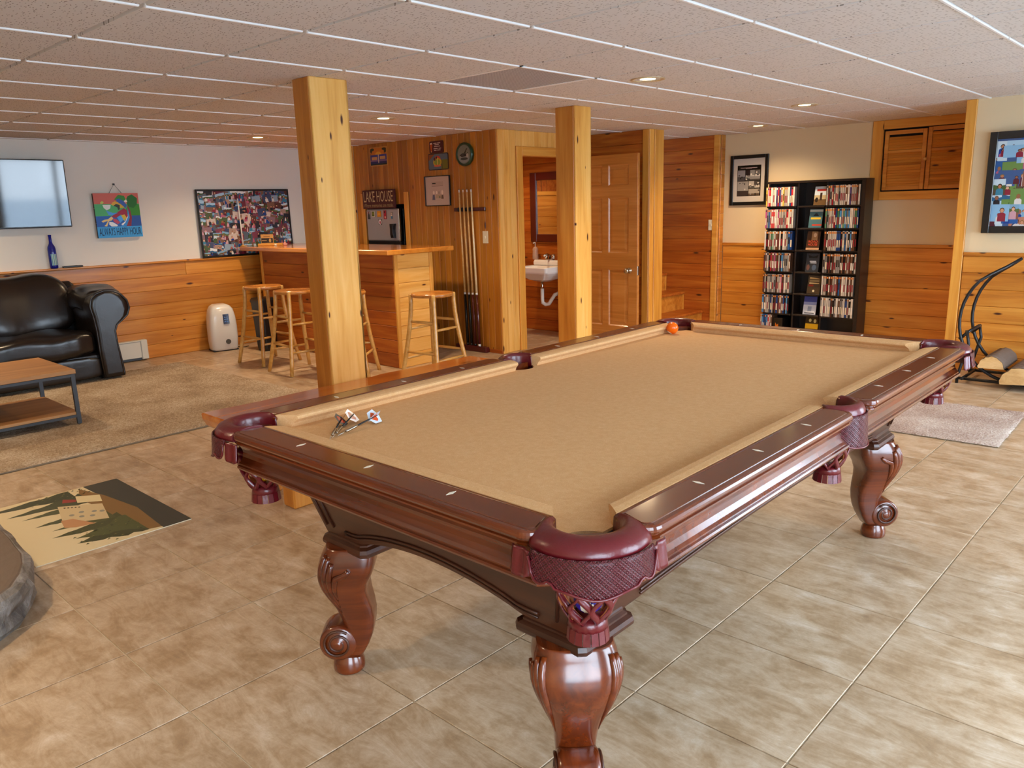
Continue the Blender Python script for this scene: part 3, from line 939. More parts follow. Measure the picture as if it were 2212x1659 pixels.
# apron under the rails
AP = [(.131, ZR - .0295), (.131, ZR - .034), (.127, ZR - .037), (.118, ZR - .045), (.111, ZR - .056), (.109, ZR - .066), (.111, ZR - .078), (.118, ZR - .089), (.124, ZR - .0945), (.124, ZR - .0985), (.129, ZR - .1), (.1315, ZR - .104), (.1295, ZR - .109), (.122, ZR - .113), (.06, ZR - .114), (.06, ZR - .0295)]
CH = .012
for k in (0, 1):
    M = Matrix.Rotation(math.pi * k, 4, 'Z')
    G().loft([[(-HX + CH, -HY - o, z) for o, z in AP], [(HX - CH, -HY - o, z) for o, z in AP]], True, True, False).build('end_apron', MAHOG, pt, mw=M)
    G().loft([[(HX + o, -HY + CH, z) for o, z in AP], [(HX + o, HY - CH, z) for o, z in AP]], True, True, False).build('side_apron', MAHOG, pt, mw=M @ Matrix.Identity(4))
for sx in (-1, 1):
    for sy in (-1, 1):
        G().loft([[(sx * (HX - CH), sy * (HY + o), z) for o, z in AP], [(sx * (HX + o), sy * (HY - CH), z) for o, z in AP]], True, True, False).build('corner_block', MAHOG, pt)

# cabinet: tapered panels with an arched lower edge, plinths and legs
ZT, ZB = ZR - .112, .455
INS_T, INS_B = .024, .090          # outline of the cabinet above and below (inwards from the cushion nose)
def inset(z):
    return INS_B + (INS_T - INS_B) * (z - ZB) / (ZT - ZB)
def panel(half, other, M, rise, flat):
    """half = half length of this side at the nose, other = half size across; local outward is -y"""
    g = G(); n = 28
    top, mid, bot, back = [], [], [], []
    for i in range(n + 1):
        u = -1 + 2 * i / n
        xb = u * (half - INS_B)
        d = min(1.0, max(0.0, ((half - INS_B) - abs(xb) - flat) / (half - INS_B - flat)))
        zb = ZB + rise * math.sin(d * math.pi / 2) ** .8 if d > 0 else ZB
        # keep the side edges mitred along the slope
        top.append((u * (half - INS_T), -(other - INS_T), ZT))
        bot.append((u * (half - inset(zb)), -(other - inset(zb)), zb))
        back.append((u * (half - inset(zb)), -(other - inset(zb)) + .03, zb + .002))
    g.loft([[(x, y + .03, z) for x, y, z in top], top, bot, back], False, False, False)
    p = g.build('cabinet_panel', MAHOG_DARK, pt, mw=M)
    # moulding line following the arch, and two upright lines at each end
    def onface(x, z, out=.002):
        return (x, -(other - inset(z)) - out, z)
    path = []
    for i in range(3, n - 2):
        b = bot[i]
        path.append(onface(b[0] * .99, b[2] + .028))
    G().tube(path, .004, 6).build('moulding', MAHOG_DARK, p)
    G().tube([(a_, b_ + .0, c_ - .010) for a_, b_, c_ in path], .003, 6).build('moulding', MAHOG_DARK, p)
    for s in (-1, 1):
        for dx in (.024, .058):
            zb2 = ZB + .028
            xa, xb = s * (half - inset(ZT - .01) - dx), s * (half - inset(zb2) - dx)
            G().tube([onface(xa, ZT - .01), onface(xb, zb2)], .004, 6).build('moulding', MAHOG_DARK, p)
    return p
for k in (0, 1):
    M = Matrix.Rotation(math.pi * k, 4, 'Z')
    panel(HX, HY, M, .052, .16)
    panel(HY, HX, M @ Matrix.Rotation(math.pi / 2, 4, 'Z'), .034, .2)

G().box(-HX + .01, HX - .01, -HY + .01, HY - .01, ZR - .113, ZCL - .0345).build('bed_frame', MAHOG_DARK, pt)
# leg, built pointing along +x (the outward diagonal), foot at the origin
SEC = [(.428, .034, -.118, .086), (.420, .036, -.116, .088), (.405, .046, -.112, .094), (.38, .058, -.110, .098), (.36, .064, -.106, .097), (.34, .066, -.099, .093), (.31, .061, -.084, .083), (.28, .050, -.077, .074), (.25, .036, -.081, .065), (.22, .023, -.088, .058), (.19, .012, -.092, .052), (.16, .003, -.090, .049), (.13, .0, -.084, .047), (.10, .0, -.072, .045), (.075, .006, -.058, .042), (.055, .016, -.046, .039)]
def leg_pt(a, z, o, i, w, k=1.0):
    # rounded in front, squarer behind
    c, s = math.cos(a), math.sin(a)
    ex = .85 if c > 0 else .32
    c2 = math.copysign(abs(c) ** ex, c); s2 = math.copysign(abs(s) ** (.6 if c > 0 else .32), s)
    m_ = o - (o - i) * .38
    return (m_ + ((o - m_) if c > 0 else (m_ - i)) * c2 * k, w * s2 * k, z)
def leg_sec(z):
    for p, q in zip(SEC[:-1], SEC[1:]):
        if q[0] <= z <= p[0]:
            t = (p[0] - z) / (p[0] - q[0])
            return [p[j] + (q[j] - p[j]) * t for j in range(4)]
    return SEC[-1]
leg = G(); rings = []
for z, o, i, w in SEC:
    ring = []
    for k in range(36):
        a = 2 * math.pi * (k + .5) / 36
        ring.append(leg_pt(a, z, o, i, w))
    rings.append(ring)
leg.loft(rings, True, True, True)
leg_me = leg.mesh('leg'); leg_me.materials.append(MAHOG)
scr = G().lathe([(.002, -.060), (.013, -.060), (.016, -.054), (.029, -.054), (.032, -.049), (.048, -.049), (.055, -.045), (.057, -.035), (.057, .035), (.055, .045), (.048, .049), (.032, .049), (.029, .054), (.016, .054), (.013, .060), (.002, .060)], 28, (.021, 0, .108), 'y')
scr_me = scr.mesh('scroll'); scr_me.materials.append(MAHOG)
foot_me = G().lathe([(.036, .066), (.035, .056), (.041, .046), (.047, .030), (.048, .012), (.047, .004), (.044, 0)], 28).mesh('foot'); foot_me.materials.append(MAHOG)
shells = []
for s in (-1, 1):
    g = G()
    for j, (ad0, ad1, zt_, zb_) in enumerate(((44, 58, .412, .205), (60, 66, .408, .215), (76, 74, .392, .235), (92, 82, .37, .26))):
        P, RR = [], []
        for i in range(14):
            t = i / 13
            z = zt_ - t * (zt_ - zb_)
            _, o, ii, w = leg_sec(z)
            P.append(leg_pt(s * math.radians(ad0 + (ad1 - ad0) * t), z, o, ii, w, 1.0))
            RR.append(max(.0012, .0125 * math.sin(math.pi * min(1, .14 + t * .86)) ** .7 * (1 - .5 * t)))
        g.tube(P, RR, 8)
    me = g.mesh('shell_carving'); me.materials.append(MAHOG)
    shells.append(me)
sp = []
for k in range(40):
    a = k / 39 * 2.2 * 2 * math.pi
    r = .010 + .036 * k / 39
    sp.append((.021 + r * math.cos(a + 1.0), 0, .108 + r * math.sin(a + 1.0)))
spir = []
for s in (-1, 1):
    me = G().tube([(x, s * .052, z) for x, _, z in sp], .004, 6).mesh('volute'); me.materials.append(MAHOG_DARK)
    spir.append(me)
FO = .113
for sx in (-1, 1):
    for sy in (-1, 1):
        px, py = sx * (HX - .170), sy * (HY - .182)
        h = .096
        g = G()
        oct_ = lambda hh, c: [(px + x, py + y) for x, y in ((-hh + c, -hh), (hh - c, -hh), (hh, -hh + c), (hh, hh - c), (hh - c, hh), (-hh + c, hh), (-hh, hh - c), (-hh, -hh + c))]
        g.loft([[(x, y, z) for x, y in oct_(h + d, .014)] for d, z in ((-.014, .468), (-.010, .463), (-.010, .457), (-.003, .451), (-.003, .446), (.006, .440), (.009, .430), (.008, .422), (.002, .415), (-.012, .411))], True, True, False)
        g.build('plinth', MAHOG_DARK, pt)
        ang = math.atan2(sy, sx)
        L = link('leg', leg_me, pt, (sx * (HX - FO), sy * (HY - FO), 0), (0, 0, ang))
        link('scroll', scr_me, L); link('foot', foot_me, L)
        for m_ in shells: link('shell_carving', m_, L)
        for m_ in spir: link('volute', m_, L)

# pockets: leather-covered ring, woven shield, net with a fringed end
def uvmap(me, fu):
    uv = me.uv_layers.new(name='UVMap')
    for lp in me.loops:
        uv.data[lp.index].uv = fu[lp.vertex_index]

def sheet(cols, rows_fn, name, mat, parent, thick=.0035, uv_len=None):
    """cols: list of (x, y, nx, ny, ztop, zbot, s); a thin curved sheet"""
    g = G(); fu = []
    rows = 8
    n = len(cols)
    for side_ in (0, 1):
        for c in cols:
            x, y, nx, ny, zt, zb, s = c
            for r in range(rows + 1):
                t = r / rows
                z = zt + (zb - zt) * t
                k = thick * side_ + .006 * t
                g.v.append((x + nx * k, y + ny * k, z)); fu.append((s, z))
    N_ = n * (rows + 1)
    for b in (0, 1):
        for i in range(n - 1):
            for r in range(rows):
                a = b * N_ + i * (rows + 1) + r
                g.f.append((a, a + 1, a + rows + 2, a + rows + 1))
    for i in range(n - 1):
        for r in (0, rows):
            a = i * (rows + 1) + r
            g.f.append((a, a + rows + 1, a + rows + 1 + N_, a + N_))
    for i in (0, n - 1):
        for r in range(rows):
            a = i * (rows + 1) + r
            g.f.append((a, a + 1, a + 1 + N_, a + N_))
    g.c = [None] * len(g.f); g.sm = [True] * len(g.f)
    me = g.mesh(name); me.materials.append(mat)
    uvmap(me, fu)
    return link(name, me, parent)

NET_IN = plain('raw_leather', '#b4622c', .6)
def pocket(cx, cy, a0, rin, rout, hin, hout, corner):
    """centre, outward bearing, inner/outer radii and half angles of the ring"""
    name = 'corner_pocket' if corner else 'side_pocket'
    n = 28
    secs = [(0, -.062), (-.02, -.03), (.0, -.008), (.12, .0025), (.3, .006), (.55, .0045), (.8, -.002), (.97, -.014), (1.0, -.024), (.95, -.03), (.5, -.03), (.2, -.04)]
    rings = []
    for i in range(n + 1):
        t = -1 + 2 * i / n
        ai, ao = a0 + hin * t, a0 + hout * t
        pi_ = Vector((cx + rin * math.cos(ai), cy + rin * math.sin(ai)))
        po = Vector((cx + rout * math.cos(ao), cy + rout * math.sin(ao)))
        rings.append([(pi_.x + (po.x - pi_.x) * f, pi_.y + (po.y - pi_.y) * f, ZR + dz) for f, dz in secs])
    p = G().loft(rings, True, True, True).build(name, BURG, pt)
    # shield
    cols = []
    m = 36
    half = hout - .16 if corner else hout + .02
    R_ = rout + (.004 if corner else .002)
    s = 0
    for i in range(m + 1):
        t = -1 + 2 * i / m
        a = a0 + half * t
        u = abs(t)
        if corner:
            if u < .55: zb = ZR - .088 - .007 * math.cos(u / .55 * math.pi)
            elif u < .66: zb = ZR - .081 + .012 * math.sin((u - .55) / .11 * math.pi / 2)
            else: zb = ZR - .069 - .010 * math.sin((u - .66) / .30 * math.pi) + .03 * max(0, (u - .9) / .1) ** 2
        else:
            zb = ZR - (.118 - .03 * u ** 2)
        cols.append((cx + R_ * math.cos(a), cy + R_ * math.sin(a), math.cos(a), math.sin(a), ZR - .022, zb, t * half * R_))
    sheet(cols, None, 'pocket_shield', BURG_WEAVE, p)
    # stitched edge along the shield
    G().tube([(x + nx * .0095, y + ny * .0095, zb + .002) for x, y, nx, ny, zt, zb, s_ in cols], .0028, 6).build('edge_binding', BURG, p)
    if corner:
        for sg in (-1, 1):      # plain tab lying along each apron
            a = a0 + sg * half
            bx, by = cx + R_ * math.cos(a), cy + R_ * math.sin(a)
            tx, ty = -math.sin(a) * sg, math.cos(a) * sg
            axis = (round(tx), round(ty))
            cols2 = []
            for i in range(7):
                d = .052 * i / 6
                dx, dy = tx * .5 + axis[0] * .5, ty * .5 + axis[1] * .5
                k = .003 * math.sin(i * 1.6)
                cols2.append((bx + dx * d + math.cos(a) * k, by + dy * d + math.sin(a) * k, math.cos(a), math.sin(a), ZR - .028, ZR - .074 - .010 * math.sin(i * .45), d))
            sheet(cols2, None, 'shield_tab', BURG, p)
    # net
    zt, zb = ZR - .088, ZR - .196
    def prof(t):
        return (.065 - .004 * t) * (1 - .45 * t ** 3) if corner else (.058 - .003 * t) * (1 - .42 * t ** 3)
    K = 8
    for fam in (-1, 1):
        g = G(); h = G()
        for j in range(K):
            P = []
            for i in range(13):
                t = i / 12
                a = 2 * math.pi * j / K + fam * (math.pi / K) * (.5 - .5 * math.cos(t * math.pi * 3)) * 1.02
                r = prof(t) + (.0006 if fam > 0 else 0)
                P.append((cx + r * math.cos(a), cy + r * math.sin(a), zt + (zb - zt) * t))
            g.tube(P, .0072, 6, flat=.45)
            h.tube([(cx + (q[0] - cx) * .955, cy + (q[1] - cy) * .955, q[2]) for q in P], .0066, 6, flat=.4)
        g.build('net_strap', BURG, p); h.build('net_lining', NET_IN, p)
    G().lathe([(prof(0) - .004, 0), (prof(0) + .003, -.002), (prof(0) + .003, -.012), (prof(0) - .004, -.013)], 24, (cx, cy, zt + .012)).build('net_collar', BURG, p)
    g = G(); rb = prof(1)
    g.lathe([(.01, .004), (rb + .002, .003), (rb + .004, -.006), (rb + .006, -.018)], 18, (cx, cy, zb))
    for j in range(16):
        a0_, a1_ = 2 * math.pi * (j + .06) / 16, 2 * math.pi * (j + .94) / 16
        r1, r2 = rb + .006, rb + .009
        g.add([(cx + r1 * math.cos(a0_), cy + r1 * math.sin(a0_), zb - .017), (cx + r1 * math.cos(a1_), cy + r1 * math.sin(a1_), zb - .017), (cx + r2 * math.cos(a1_), cy + r2 * math.sin(a1_), zb - .043), (cx + r2 * math.cos(a0_), cy + r2 * math.sin(a0_), zb - .043),
               (cx + (r1 - .004) * math.cos(a0_), cy + (r1 - .004) * math.sin(a0_), zb - .017), (cx + (r1 - .004) * math.cos(a1_), cy + (r1 - .004) * math.sin(a1_), zb - .017), (cx + (r2 - .004) * math.cos(a1_), cy + (r2 - .004) * math.sin(a1_), zb - .043), (cx + (r2 - .004) * math.cos(a0_), cy + (r2 - .004) * math.sin(a0_), zb - .043)],
              [(0, 1, 2, 3), (4, 5, 6, 7), (0, 1, 5, 4), (2, 3, 7, 6), (1, 2, 6, 5), (0, 3, 7, 4)])
    g.build('net_fringe', BURG, p)
    return p
D = math.radians
for sx in (-1, 1):
    for sy in (-1, 1):
        pocket(sx * (HX + .030), sy * (HY + .030), math.atan2(sy, sx), .066, .122, D(122), D(69), True)
    pocket(sx * (HX + .050), 0, 0 if sx > 0 else math.pi, .059, .092, D(98), D(76), False)

# balls and darts
def pool_ball(x, y, z, label, main, stripe=False, rot=(0, 0, 0)):
    g = G(); r = .0286; n = 20
    def colr(lat, lon):
        p = Vector((math.cos(lat) * math.cos(lon), math.cos(lat) * math.sin(lon), math.sin(lat)))
        if p.x > .86: return C('#efe6cf')
        if stripe and abs(p.z) > .55: return C('#efe6cf')
        return C(main)
    for i in range(n):
        for j in range(2 * n):
            la, lb = -math.pi / 2 + math.pi * i / n, -math.pi / 2 + math.pi * (i + 1) / n
            oa, ob_ = math.pi * j / n, math.pi * (j + 1) / n
            g.cur = colr((la + lb) / 2, (oa + ob_) / 2)
            P = lambda l, o: (r * math.cos(l) * math.cos(o), r * math.cos(l) * math.sin(o), r * math.sin(l))
            g.add([P(la, oa), P(la, ob_), P(lb, ob_), P(lb, oa)], [(0, 1, 2, 3)], True)
    m = PRINT_GLOSS
    o = g.build('pool_ball', m, None, tw(x, y, z), rot)
    return tag(o, label, 'ball', 'pool balls')
pool_ball(.024, 2.131, ZCL + .0287, 'orange pool ball sitting in the jaws of a corner pocket', '#f56a08', rot=(0, 2.2, 1))
pool_ball(TW + .036, -.036, .647, 'purple striped pool ball hanging in the net of a corner pocket', '#2c1c8c', True, rot=(.1, .3, -1.0))
pool_ball(TW + .022, -.022, .7025, 'second purple pool ball lying above the striped one in the net', '#35208f', rot=(.4, .8, -1.6))
pool_ball(-.034, -.032, .647, 'amber pool ball hanging in the pocket net beside the bench', '#c98a14', rot=(.4, .2, 0))

def dart(tip, tail, label, c1, c2):
    a, b_ = Vector(tw(*tip)), Vector(tw(*tail))
    d = (b_ - a); Ln = d.length; d.normalize()
    up = Vector((0, 0, 1)); s = d.cross(up).normalized(); u = s.cross(d)
    t = thing('dart', label, 'dart', a)
    t.matrix_world = frame(a, d, -s, u)
    L = Ln
    G().tube([(0, 0, 0), (.02, 0, 0), (.033, 0, 0)], [.0004, .0011, .0013], 8).build('point', CHROME, t)
    bar = [(.033, .003), (.036, .0042)] + [(.038 + .0022 * i, .0042 if i % 2 else .0036) for i in range(18)] + [(.079, .0032), (.083, .0026)]
    G().lathe([(r, x) for x, r in bar], 12, axis='x').build('barrel', NICKEL, t)
    G().tube([(.082, 0, 0), (L - .03, 0, 0), (L - .004, 0, 0)], [.0026, .0022, .0018], 8).build('shaft', BLACK, t)
    for k in range(4):
        an = k * math.pi / 2 + .785
        g = G()
        e1 = Vector((0, math.cos(an), math.sin(an)))
        poly = [(L - .044, .001), (L - .032, .021), (L - .006, .024), (L + .001, .001)]
        g.cur = C(c1)
        g.add([(x, e1.y * r, e1.z * r) for x, r in poly], [(0, 1, 2, 3)])
        g.cur = C(c2); of = Vector((0, -e1.z, e1.y)) * .0004
        for sg in (-1, 1):
            g.add([(x, e1.y * r + of.y * sg, e1.z * r + of.z * sg) for x, r in ((L - .034, .003), (L - .020, .017), (L - .012, .012), (L - .012, .002))], [(0, 1, 2, 3)])
        g.build('flight', PRINT_GLOSS, t)
zt = ZCL + .0044
dart((.196, .052, zt), (.085, .176, zt + .018), 'steel dart with a dark grey and red flight on the tan felt', '#2c2c30', '#c8452a')
dart((.186, .068, zt), (.080, .222, zt + .019), 'steel dart with a burgundy and white flight on the tan felt', '#e8e4e6', '#8f1230')
dart((.182, .090, zt), (.146, .262, zt + .018), 'steel dart with a pale blue and orange flight on the tan felt', '#cfdbe6', '#d4531f')

# ---------------------------------------------------------------- art helper: flat print drawn as coloured shapes
def art(name, shapes, parent, mat=PRINT, z=0.0, step=.00025, mw=None):
    g = G()
    for i, (c, poly) in enumerate(shapes):
        g.cur = C(c) if isinstance(c, str) else c
        g.add([(x, y, z + i * step) for x, y in poly], [tuple(range(len(poly)))])
    return g.build(name, mat, parent, mw=mw)

def R_(x0, y0, x1, y1): return [(x0, y0), (x1, y0), (x1, y1), (x0, y1)]
def E_(cx, cy, rx, ry, n=20, a0=0, a1=360): return [(cx + rx * math.cos(math.radians(a0 + (a1 - a0) * k / n)), cy + ry * math.sin(math.radians(a0 + (a1 - a0) * k / n))) for k in range(n if a1 - a0 >= 360 else n + 1)]
def S_(pts, sx, sy, ox=0, oy=0): return [(x * sx + ox, y * sy + oy) for x, y in pts]
def rrect(x0, y0, x1, y1, r):
    return arc(x1 - r, y0 + r, r, -90, 0, 4) + arc(x1 - r, y1 - r, r, 0, 90, 4) + arc(x0 + r, y1 - r, r, 90, 180, 4) + arc(x0 + r, y0 + r, r, 180, 270, 4)

# ---------------------------------------------------------------- live-edge bench
bn = thing('bench', 'glossy live-edge timber bench with square legs between the post and pool table', 'bench', (-1.42, 1.5, 0))
X0, X1, Y0, Y1, ZB0, ZB1 = -.262, .28, -.935, .90, .360, .432
n = 40
L_, Rr = [], []
for i in range(n + 1):
    t = i / n
    y = Y0 + (Y1 - Y0) * t
    L_.append((X0 - .010 + .012 * math.sin(t * 9) * (0 if -.22 < y < .14 else 1) - .003 * math.sin(t * 31) * (0 if -.22 < y < .14 else 1) - (0 if -.22 < y < .14 else .004), y))
    Rr.append((X1 + .02 * math.sin(t * 6 + 1) + .008 * math.sin(t * 19), y))
outl = L_[::-1] + Rr
outl = [(x, y) for x, y in outl]
g = G()
cxm, cym = 0, 0
ring = lambda d, z: [(x + (d if x < 0 else -d), y + (d if y < 0 else -d) * (1 if abs(y) > .88 else 0), z) for x, y in outl]
g.loft([ring(.006, ZB1), ring(.0, ZB1 - .006), ring(.002, ZB1 - .03), ring(.014, ZB0 + .01), ring(.022, ZB0)], True, True, False)
sl = g.mesh('slab')
# turn so that the grain runs along the bench
for v in sl.vertices: v.co = (v.co.y, -v.co.x, v.co.z)
sl.materials.append(SLAB_WOOD)
link('slab', sl, bn, rot=(0, 0, math.pi / 2))
for (x, y) in ((-.10, -.715), (.19, -.715), (-.10, .70), (.19, .70)):
    me = G().box(0, ZB0 + .003, -.058, .058, -.05, .05, .008).mesh('leg'); me.materials.append(PINE)
    link('leg', me, bn, (x, y, 0), (0, -math.pi / 2, 0))

# ---------------------------------------------------------------- bar stools
def make_stool():
    t = thing('bar_stool', '', 'stool')
    ZS = .725
    G().lathe([(.02, ZS - .012), (.09, ZS - .010), (.14, ZS - .003), (.165, ZS), (.172, ZS - .006), (.173, ZS - .018), (.166, ZS - .029), (.12, ZS - .032), (.01, ZS - .032)], 36).build('seat', SEAT_WOOD, t)
    def pos(k, z):
        a = math.pi / 4 + k * math.pi / 2
        u = (ZS - z) / ZS
        r = .172 + .135 * max(0, u - .12) ** 1.35
        return (r * math.cos(a), r * math.sin(a), z)
    for k in range(4):
        P = [pos(k, z) for z in (ZS - .002, ZS - .008, .65, .56, .46, .34, .22, .10, .0)]
        lg = G().tube(P, [.010, .016, .0175, .018, .018, .018, .0175, .017, .016], 10)
        lg.build('leg', STOOL_WOOD, t)
    for k in range(4):
        k2 = (k + 1) % 4
        for z in ((.20, .44) if k % 2 else (.255, .50)):
            G().tube([pos(k, z), tuple((Vector(pos(k, z)) + Vector(pos(k2, z))) / 2), pos(k2, z)], [.009, .0115, .009], 8).build('rung', STOOL_WOOD, t)
    return t
stool = make_stool()
for i, (x, y, a, lab) in enumerate(((-4.758, 2.690, .06, 'round wooden bar stool in front of the black bin'),
                                    (-4.109, 2.620, -.05, 'round wooden bar stool half hidden behind the post'),
                                    (-3.562, 2.772, .7, 'round wooden bar stool with only its legs showing past the post'),
                                    (-2.788, 3.061, .12, 'round wooden bar stool standing at the end of the bar'))):
    o = stool if i == 0 else copy_tree(stool)
    o.location = (x, y, 0); o.rotation_euler = (0, 0, a)
    o['label'] = lab; o['group'] = 'bar stools'

# ---------------------------------------------------------------- bar
BX0, BX1, BY0, BY1 = -5.65, -3.42, 3.20, 3.64
ba = thing('bar_counter', 'pine plank bar counter with a wooden top running out from the wall', 'bar', ((BX0 + BX1) / 2, (BY0 + BY1) / 2, 0))
off = Vector(ba.location)
G().box(BX0 + .02 - off.x, BX1 - .02 - off.x, BY0 + .02 - off.y, BY1 - off.y, 0, 1.004).build('body', SHELL, ba)
def rel(x, y, z=0): return (x - off.x, y - off.y, z)
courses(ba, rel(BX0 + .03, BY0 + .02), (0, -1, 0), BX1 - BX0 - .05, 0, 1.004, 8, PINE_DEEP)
courses(ba, rel(BX1 - .02, BY0 + .03), (1, 0, 0), BY1 - BY0 - .07, 0, 1.004, 8, PINE_DAYLIT)
board(ba, rel(BX1 - .02, BY0, 0), (1, 0, 0), -.002, .038, 0, 1.004, .024, PINE_TRIM)
board(ba, rel(BX1 - .02, BY1, 0), (1, 0, 0), -.04, 0, 0, 1.004, .024, PINE_TRIM)
board(ba, rel(BX0, BY0 + .02, 0), (0, -1, 0), -.01, .03, 0, 1.004, .024, PINE_TRIM)
me = G().box(0, 2.515, 0, .77, 0, .042, .006).mesh('counter_top'); me.materials.append(BAR_WOOD)
link('counter_top', me, ba, rel(-5.885, 3.095, 1.005))
G().box(-5.89 - off.x, -5.66 - off.x, 3.60 - off.y, 3.64 - off.y, .9, 1.004).build('support_cleat', PINE, ba)

ZT_ = 1.0475
t = thing('taper_candle', 'tall white taper candle on a small wooden base at the bar end', 'candle', (-5.86, 3.13, ZT_))
G().lathe([(.028, 0), (.028, .008), (.012, .012), (.01, .02)], 16).build('base', STOOL_WOOD, t)
G().tube([(0, 0, .018), (.0, -.004, .25), (-.004, -.006, .492), (-.004, -.006, .5)], [.008, .0065, .005, .001], 8).build('stick', WHITE_PLASTIC, t)
t = thing('game_box', 'flat wooden game box with black printed panel on the bar', 'box', (-5.76, 3.36, ZT_))
M = facing((0, 0, 0), Vector((.8, -.6, 0)).normalized())
G().box(-.065, .065, .022, .118, -.02, 0, .002).build('box_body', STOOL_WOOD, t, mw=M)
art('printed_panel', [('#241208', R_(-.06, .028, .06, .078)), ('#c89a58', E_(.03, .053, .012, .02)), ('#c89a58', R_(-.055, .05, -.005, .056)), ('#7a4c22', R_(-.035, .09, .03, .097))], t, PRINT, .0008, mw=M)
G().box(-.10, .16, 0, .022, -.06, .01, .003).build('tray', PINE_TRIM, t, mw=M)
t = thing('salt_shaker', 'small pink glass bottle on the bar counter', 'bottle', (-5.54, 3.44, ZT_))
PINK = glassy('pink_glass', '#f0a898', .3, .1)
G().lathe([(.018, 0), (.022, .006), (.02, .022), (.008, .032), (.006, .046)], 14).build('body', PINK, t)
G().lathe([(.007, .046), (.007, .056), (.002, .058)], 12).build('cap', WHITE_PLASTIC, t)
t = thing('tea_light', 'tiny cream tea light beside the game box on the bar', 'candle', (-5.60, 3.36, ZT_))
G().lathe([(.015, 0), (.015, .02), (.012, .021), (.003, .021)], 14).build('cup', IVORY, t)
G().tube([(0, 0, .02), (0, 0, .03)], .0012, 6).build('wick', BLACK, t)

# ---------------------------------------------------------------- dehumidifier, bin, heater
dh = thing('dehumidifier', 'white dehumidifier with blue display panel standing against the pine wall', 'dehumidifier', (-5.76, 2.745, 0), -.18)
g = G(); rings = []
for z, hw, d0, d1 in ((.012, .128, -.10, .082), (.03, .134, -.105, .088), (.12, .140, -.11, .098), (.25, .140, -.11, .104), (.36, .132, -.11, .100), (.43, .116, -.105, .088), (.465, .092, -.10, .068), (.482, .06, -.09, .03)):
    ring = []
    for k in range(28):
        a = 2 * math.pi * k / 28
        c, s = math.cos(a), math.sin(a)
        c = math.copysign(abs(c) ** .45, c); s = math.copysign(abs(s) ** .45, s)
        ring.append(((d0 + d1) / 2 + (d1 - d0) / 2 * c, hw * s, z))
    rings.append(ring)
g.loft(rings).build('shell', WHITE_PLASTIC, dh)
G().box(-.108, .07, -.13, .13, 0, .016, .004).build('base', BLACK, dh)
NAVY = plain('navy_display', '#101c46', .2, coat=.5)
F = frame((.1035, .02, .335), (0, 1, 0), Vector((-.16, 0, 1)).normalized(), Vector((1, 0, .16)).normalized())
p = G().box(-.03, .03, -.05, .05, -.004, .003, .001).build('display_panel', NAVY, dh, mw=F)
art('icons', [('#5a8ad0', R_(-.02 + .022 * (i % 2), -.03 + .022 * (i // 2), -.005 + .022 * (i % 2), -.02 + .022 * (i // 2))) for i in range(6)], p, PRINT, .0035)
G().lathe([(.026, 0), (.026, .004), (.020, .005), (.019, .001)], 24, (.1045, .02, .10), 'x').build('dial_ring', GREY_RUBBER, dh)
G().tube([(-.08, .13, .012), (-.06, .17, .006), (0, .22, .006), (-.04, .27, .006)], .004, 6).build('power_cord', BLACK, dh)
bi = thing('waste_bin', 'tall black swing-lid waste bin beside the bar end', 'bin', (-5.36, 3.02, 0))
g = G()
g.loft([[(x, y, z) for x, y in rrect(-w_, -d_, w_, d_, .03)] for w_, d_, z in ((.075, .07, 0), (.082, .078, .03), (.105, .095, .50), (.105, .095, .505))], True, True, False)
g.build('bin_body', BLACK, bi)
g = G(); g.loft([[(x, y, z) for x, y in rrect(-w_, -d_, w_, d_, .03)] for w_, d_, z in ((.112, .102, .50), (.112, .102, .525), (.10, .09, .545), (.06, .06, .55))], True, True, False)
g.build('lid', BLACK, bi)
ht = thing('baseboard_heater', 'cream metal baseboard heater along the pine wall by the sofa', 'heater', (X_TV, 1.0, 0))
G().box(.0, .055, -.9, .96, .03, .19, .004).build('front_cover', HEATER, ht)
G().box(.0, .065, .955, 1.02, .012, .205, .006).build('end_cap', HEATER, ht)
G().box(.001, .045, -.9, .96, .008, .03).build('lower_slot', DARK_STEEL, ht)
G().box(.0, .062, -.9, .96, .19, .203, .004).build('top_lip', HEATER, ht)

# ---------------------------------------------------------------- sofa
so = thing('sofa', 'black leather rolled-arm sofa against the wall behind the coffee table', 'sofa', (-5.5, .45, 0))
ox, oy = -5.5, .45
def arm(yc, s, name='arm'):
    prof = [(1.315, .03), (1.30, .27), (1.298, .46), (1.285, .58), (1.27, .66), (1.285, .725), (1.33, .765), (1.40, .785), (1.47, .780), (1.54, .745), (1.585, .69), (1.60, .62), (1.575, .56), (1.525, .52), (1.475, .485), (1.452, .43), (1.455, .33), (1.470, .2), (1.485, .05), (1.478, .03)]
    g = G()
    rings = []
    for x, ins in ((-5.86, .0), (-5.6, .0), (-5.35, .0), (-5.16, .0), (-5.12, .004), (-5.102, .016), (-5.092, .04), (-5.088, .075)):
        c = (1.41, .5)
        rings.append([(x - ox, ((y + (c[0] - y) * ins * 4) - 1.41) * s + yc, z + (c[1] - z) * ins * 1.2) for y, z in prof])
    g.loft(rings, True, True, True)
    a = g.build(name, BLACK_LEATHER, so)
    # puffed pad over the roll and piping round the front
    G().tube([(-5.104 - ox, (y - 1.41) * .96 * s + yc, .5 + (z - .5) * .985) for y, z in prof], .009, 8).build('piping', BLACK_LEATHER, a)
    def pads(q): return Vector((q.x, q.y, q.z + .012 * math.sin(q.x * 21)))
    G().cushion(-5.80 - ox, -5.125 - ox, yc + s * -.155 if s > 0 else yc - .20, yc + .20 if s > 0 else yc + .155, .58, .812, 3.0, 12, pads).build('arm_pad', BLACK_LEATHER, a)
arm(1.41 - oy, 1)
arm(-.62 - oy, -1)
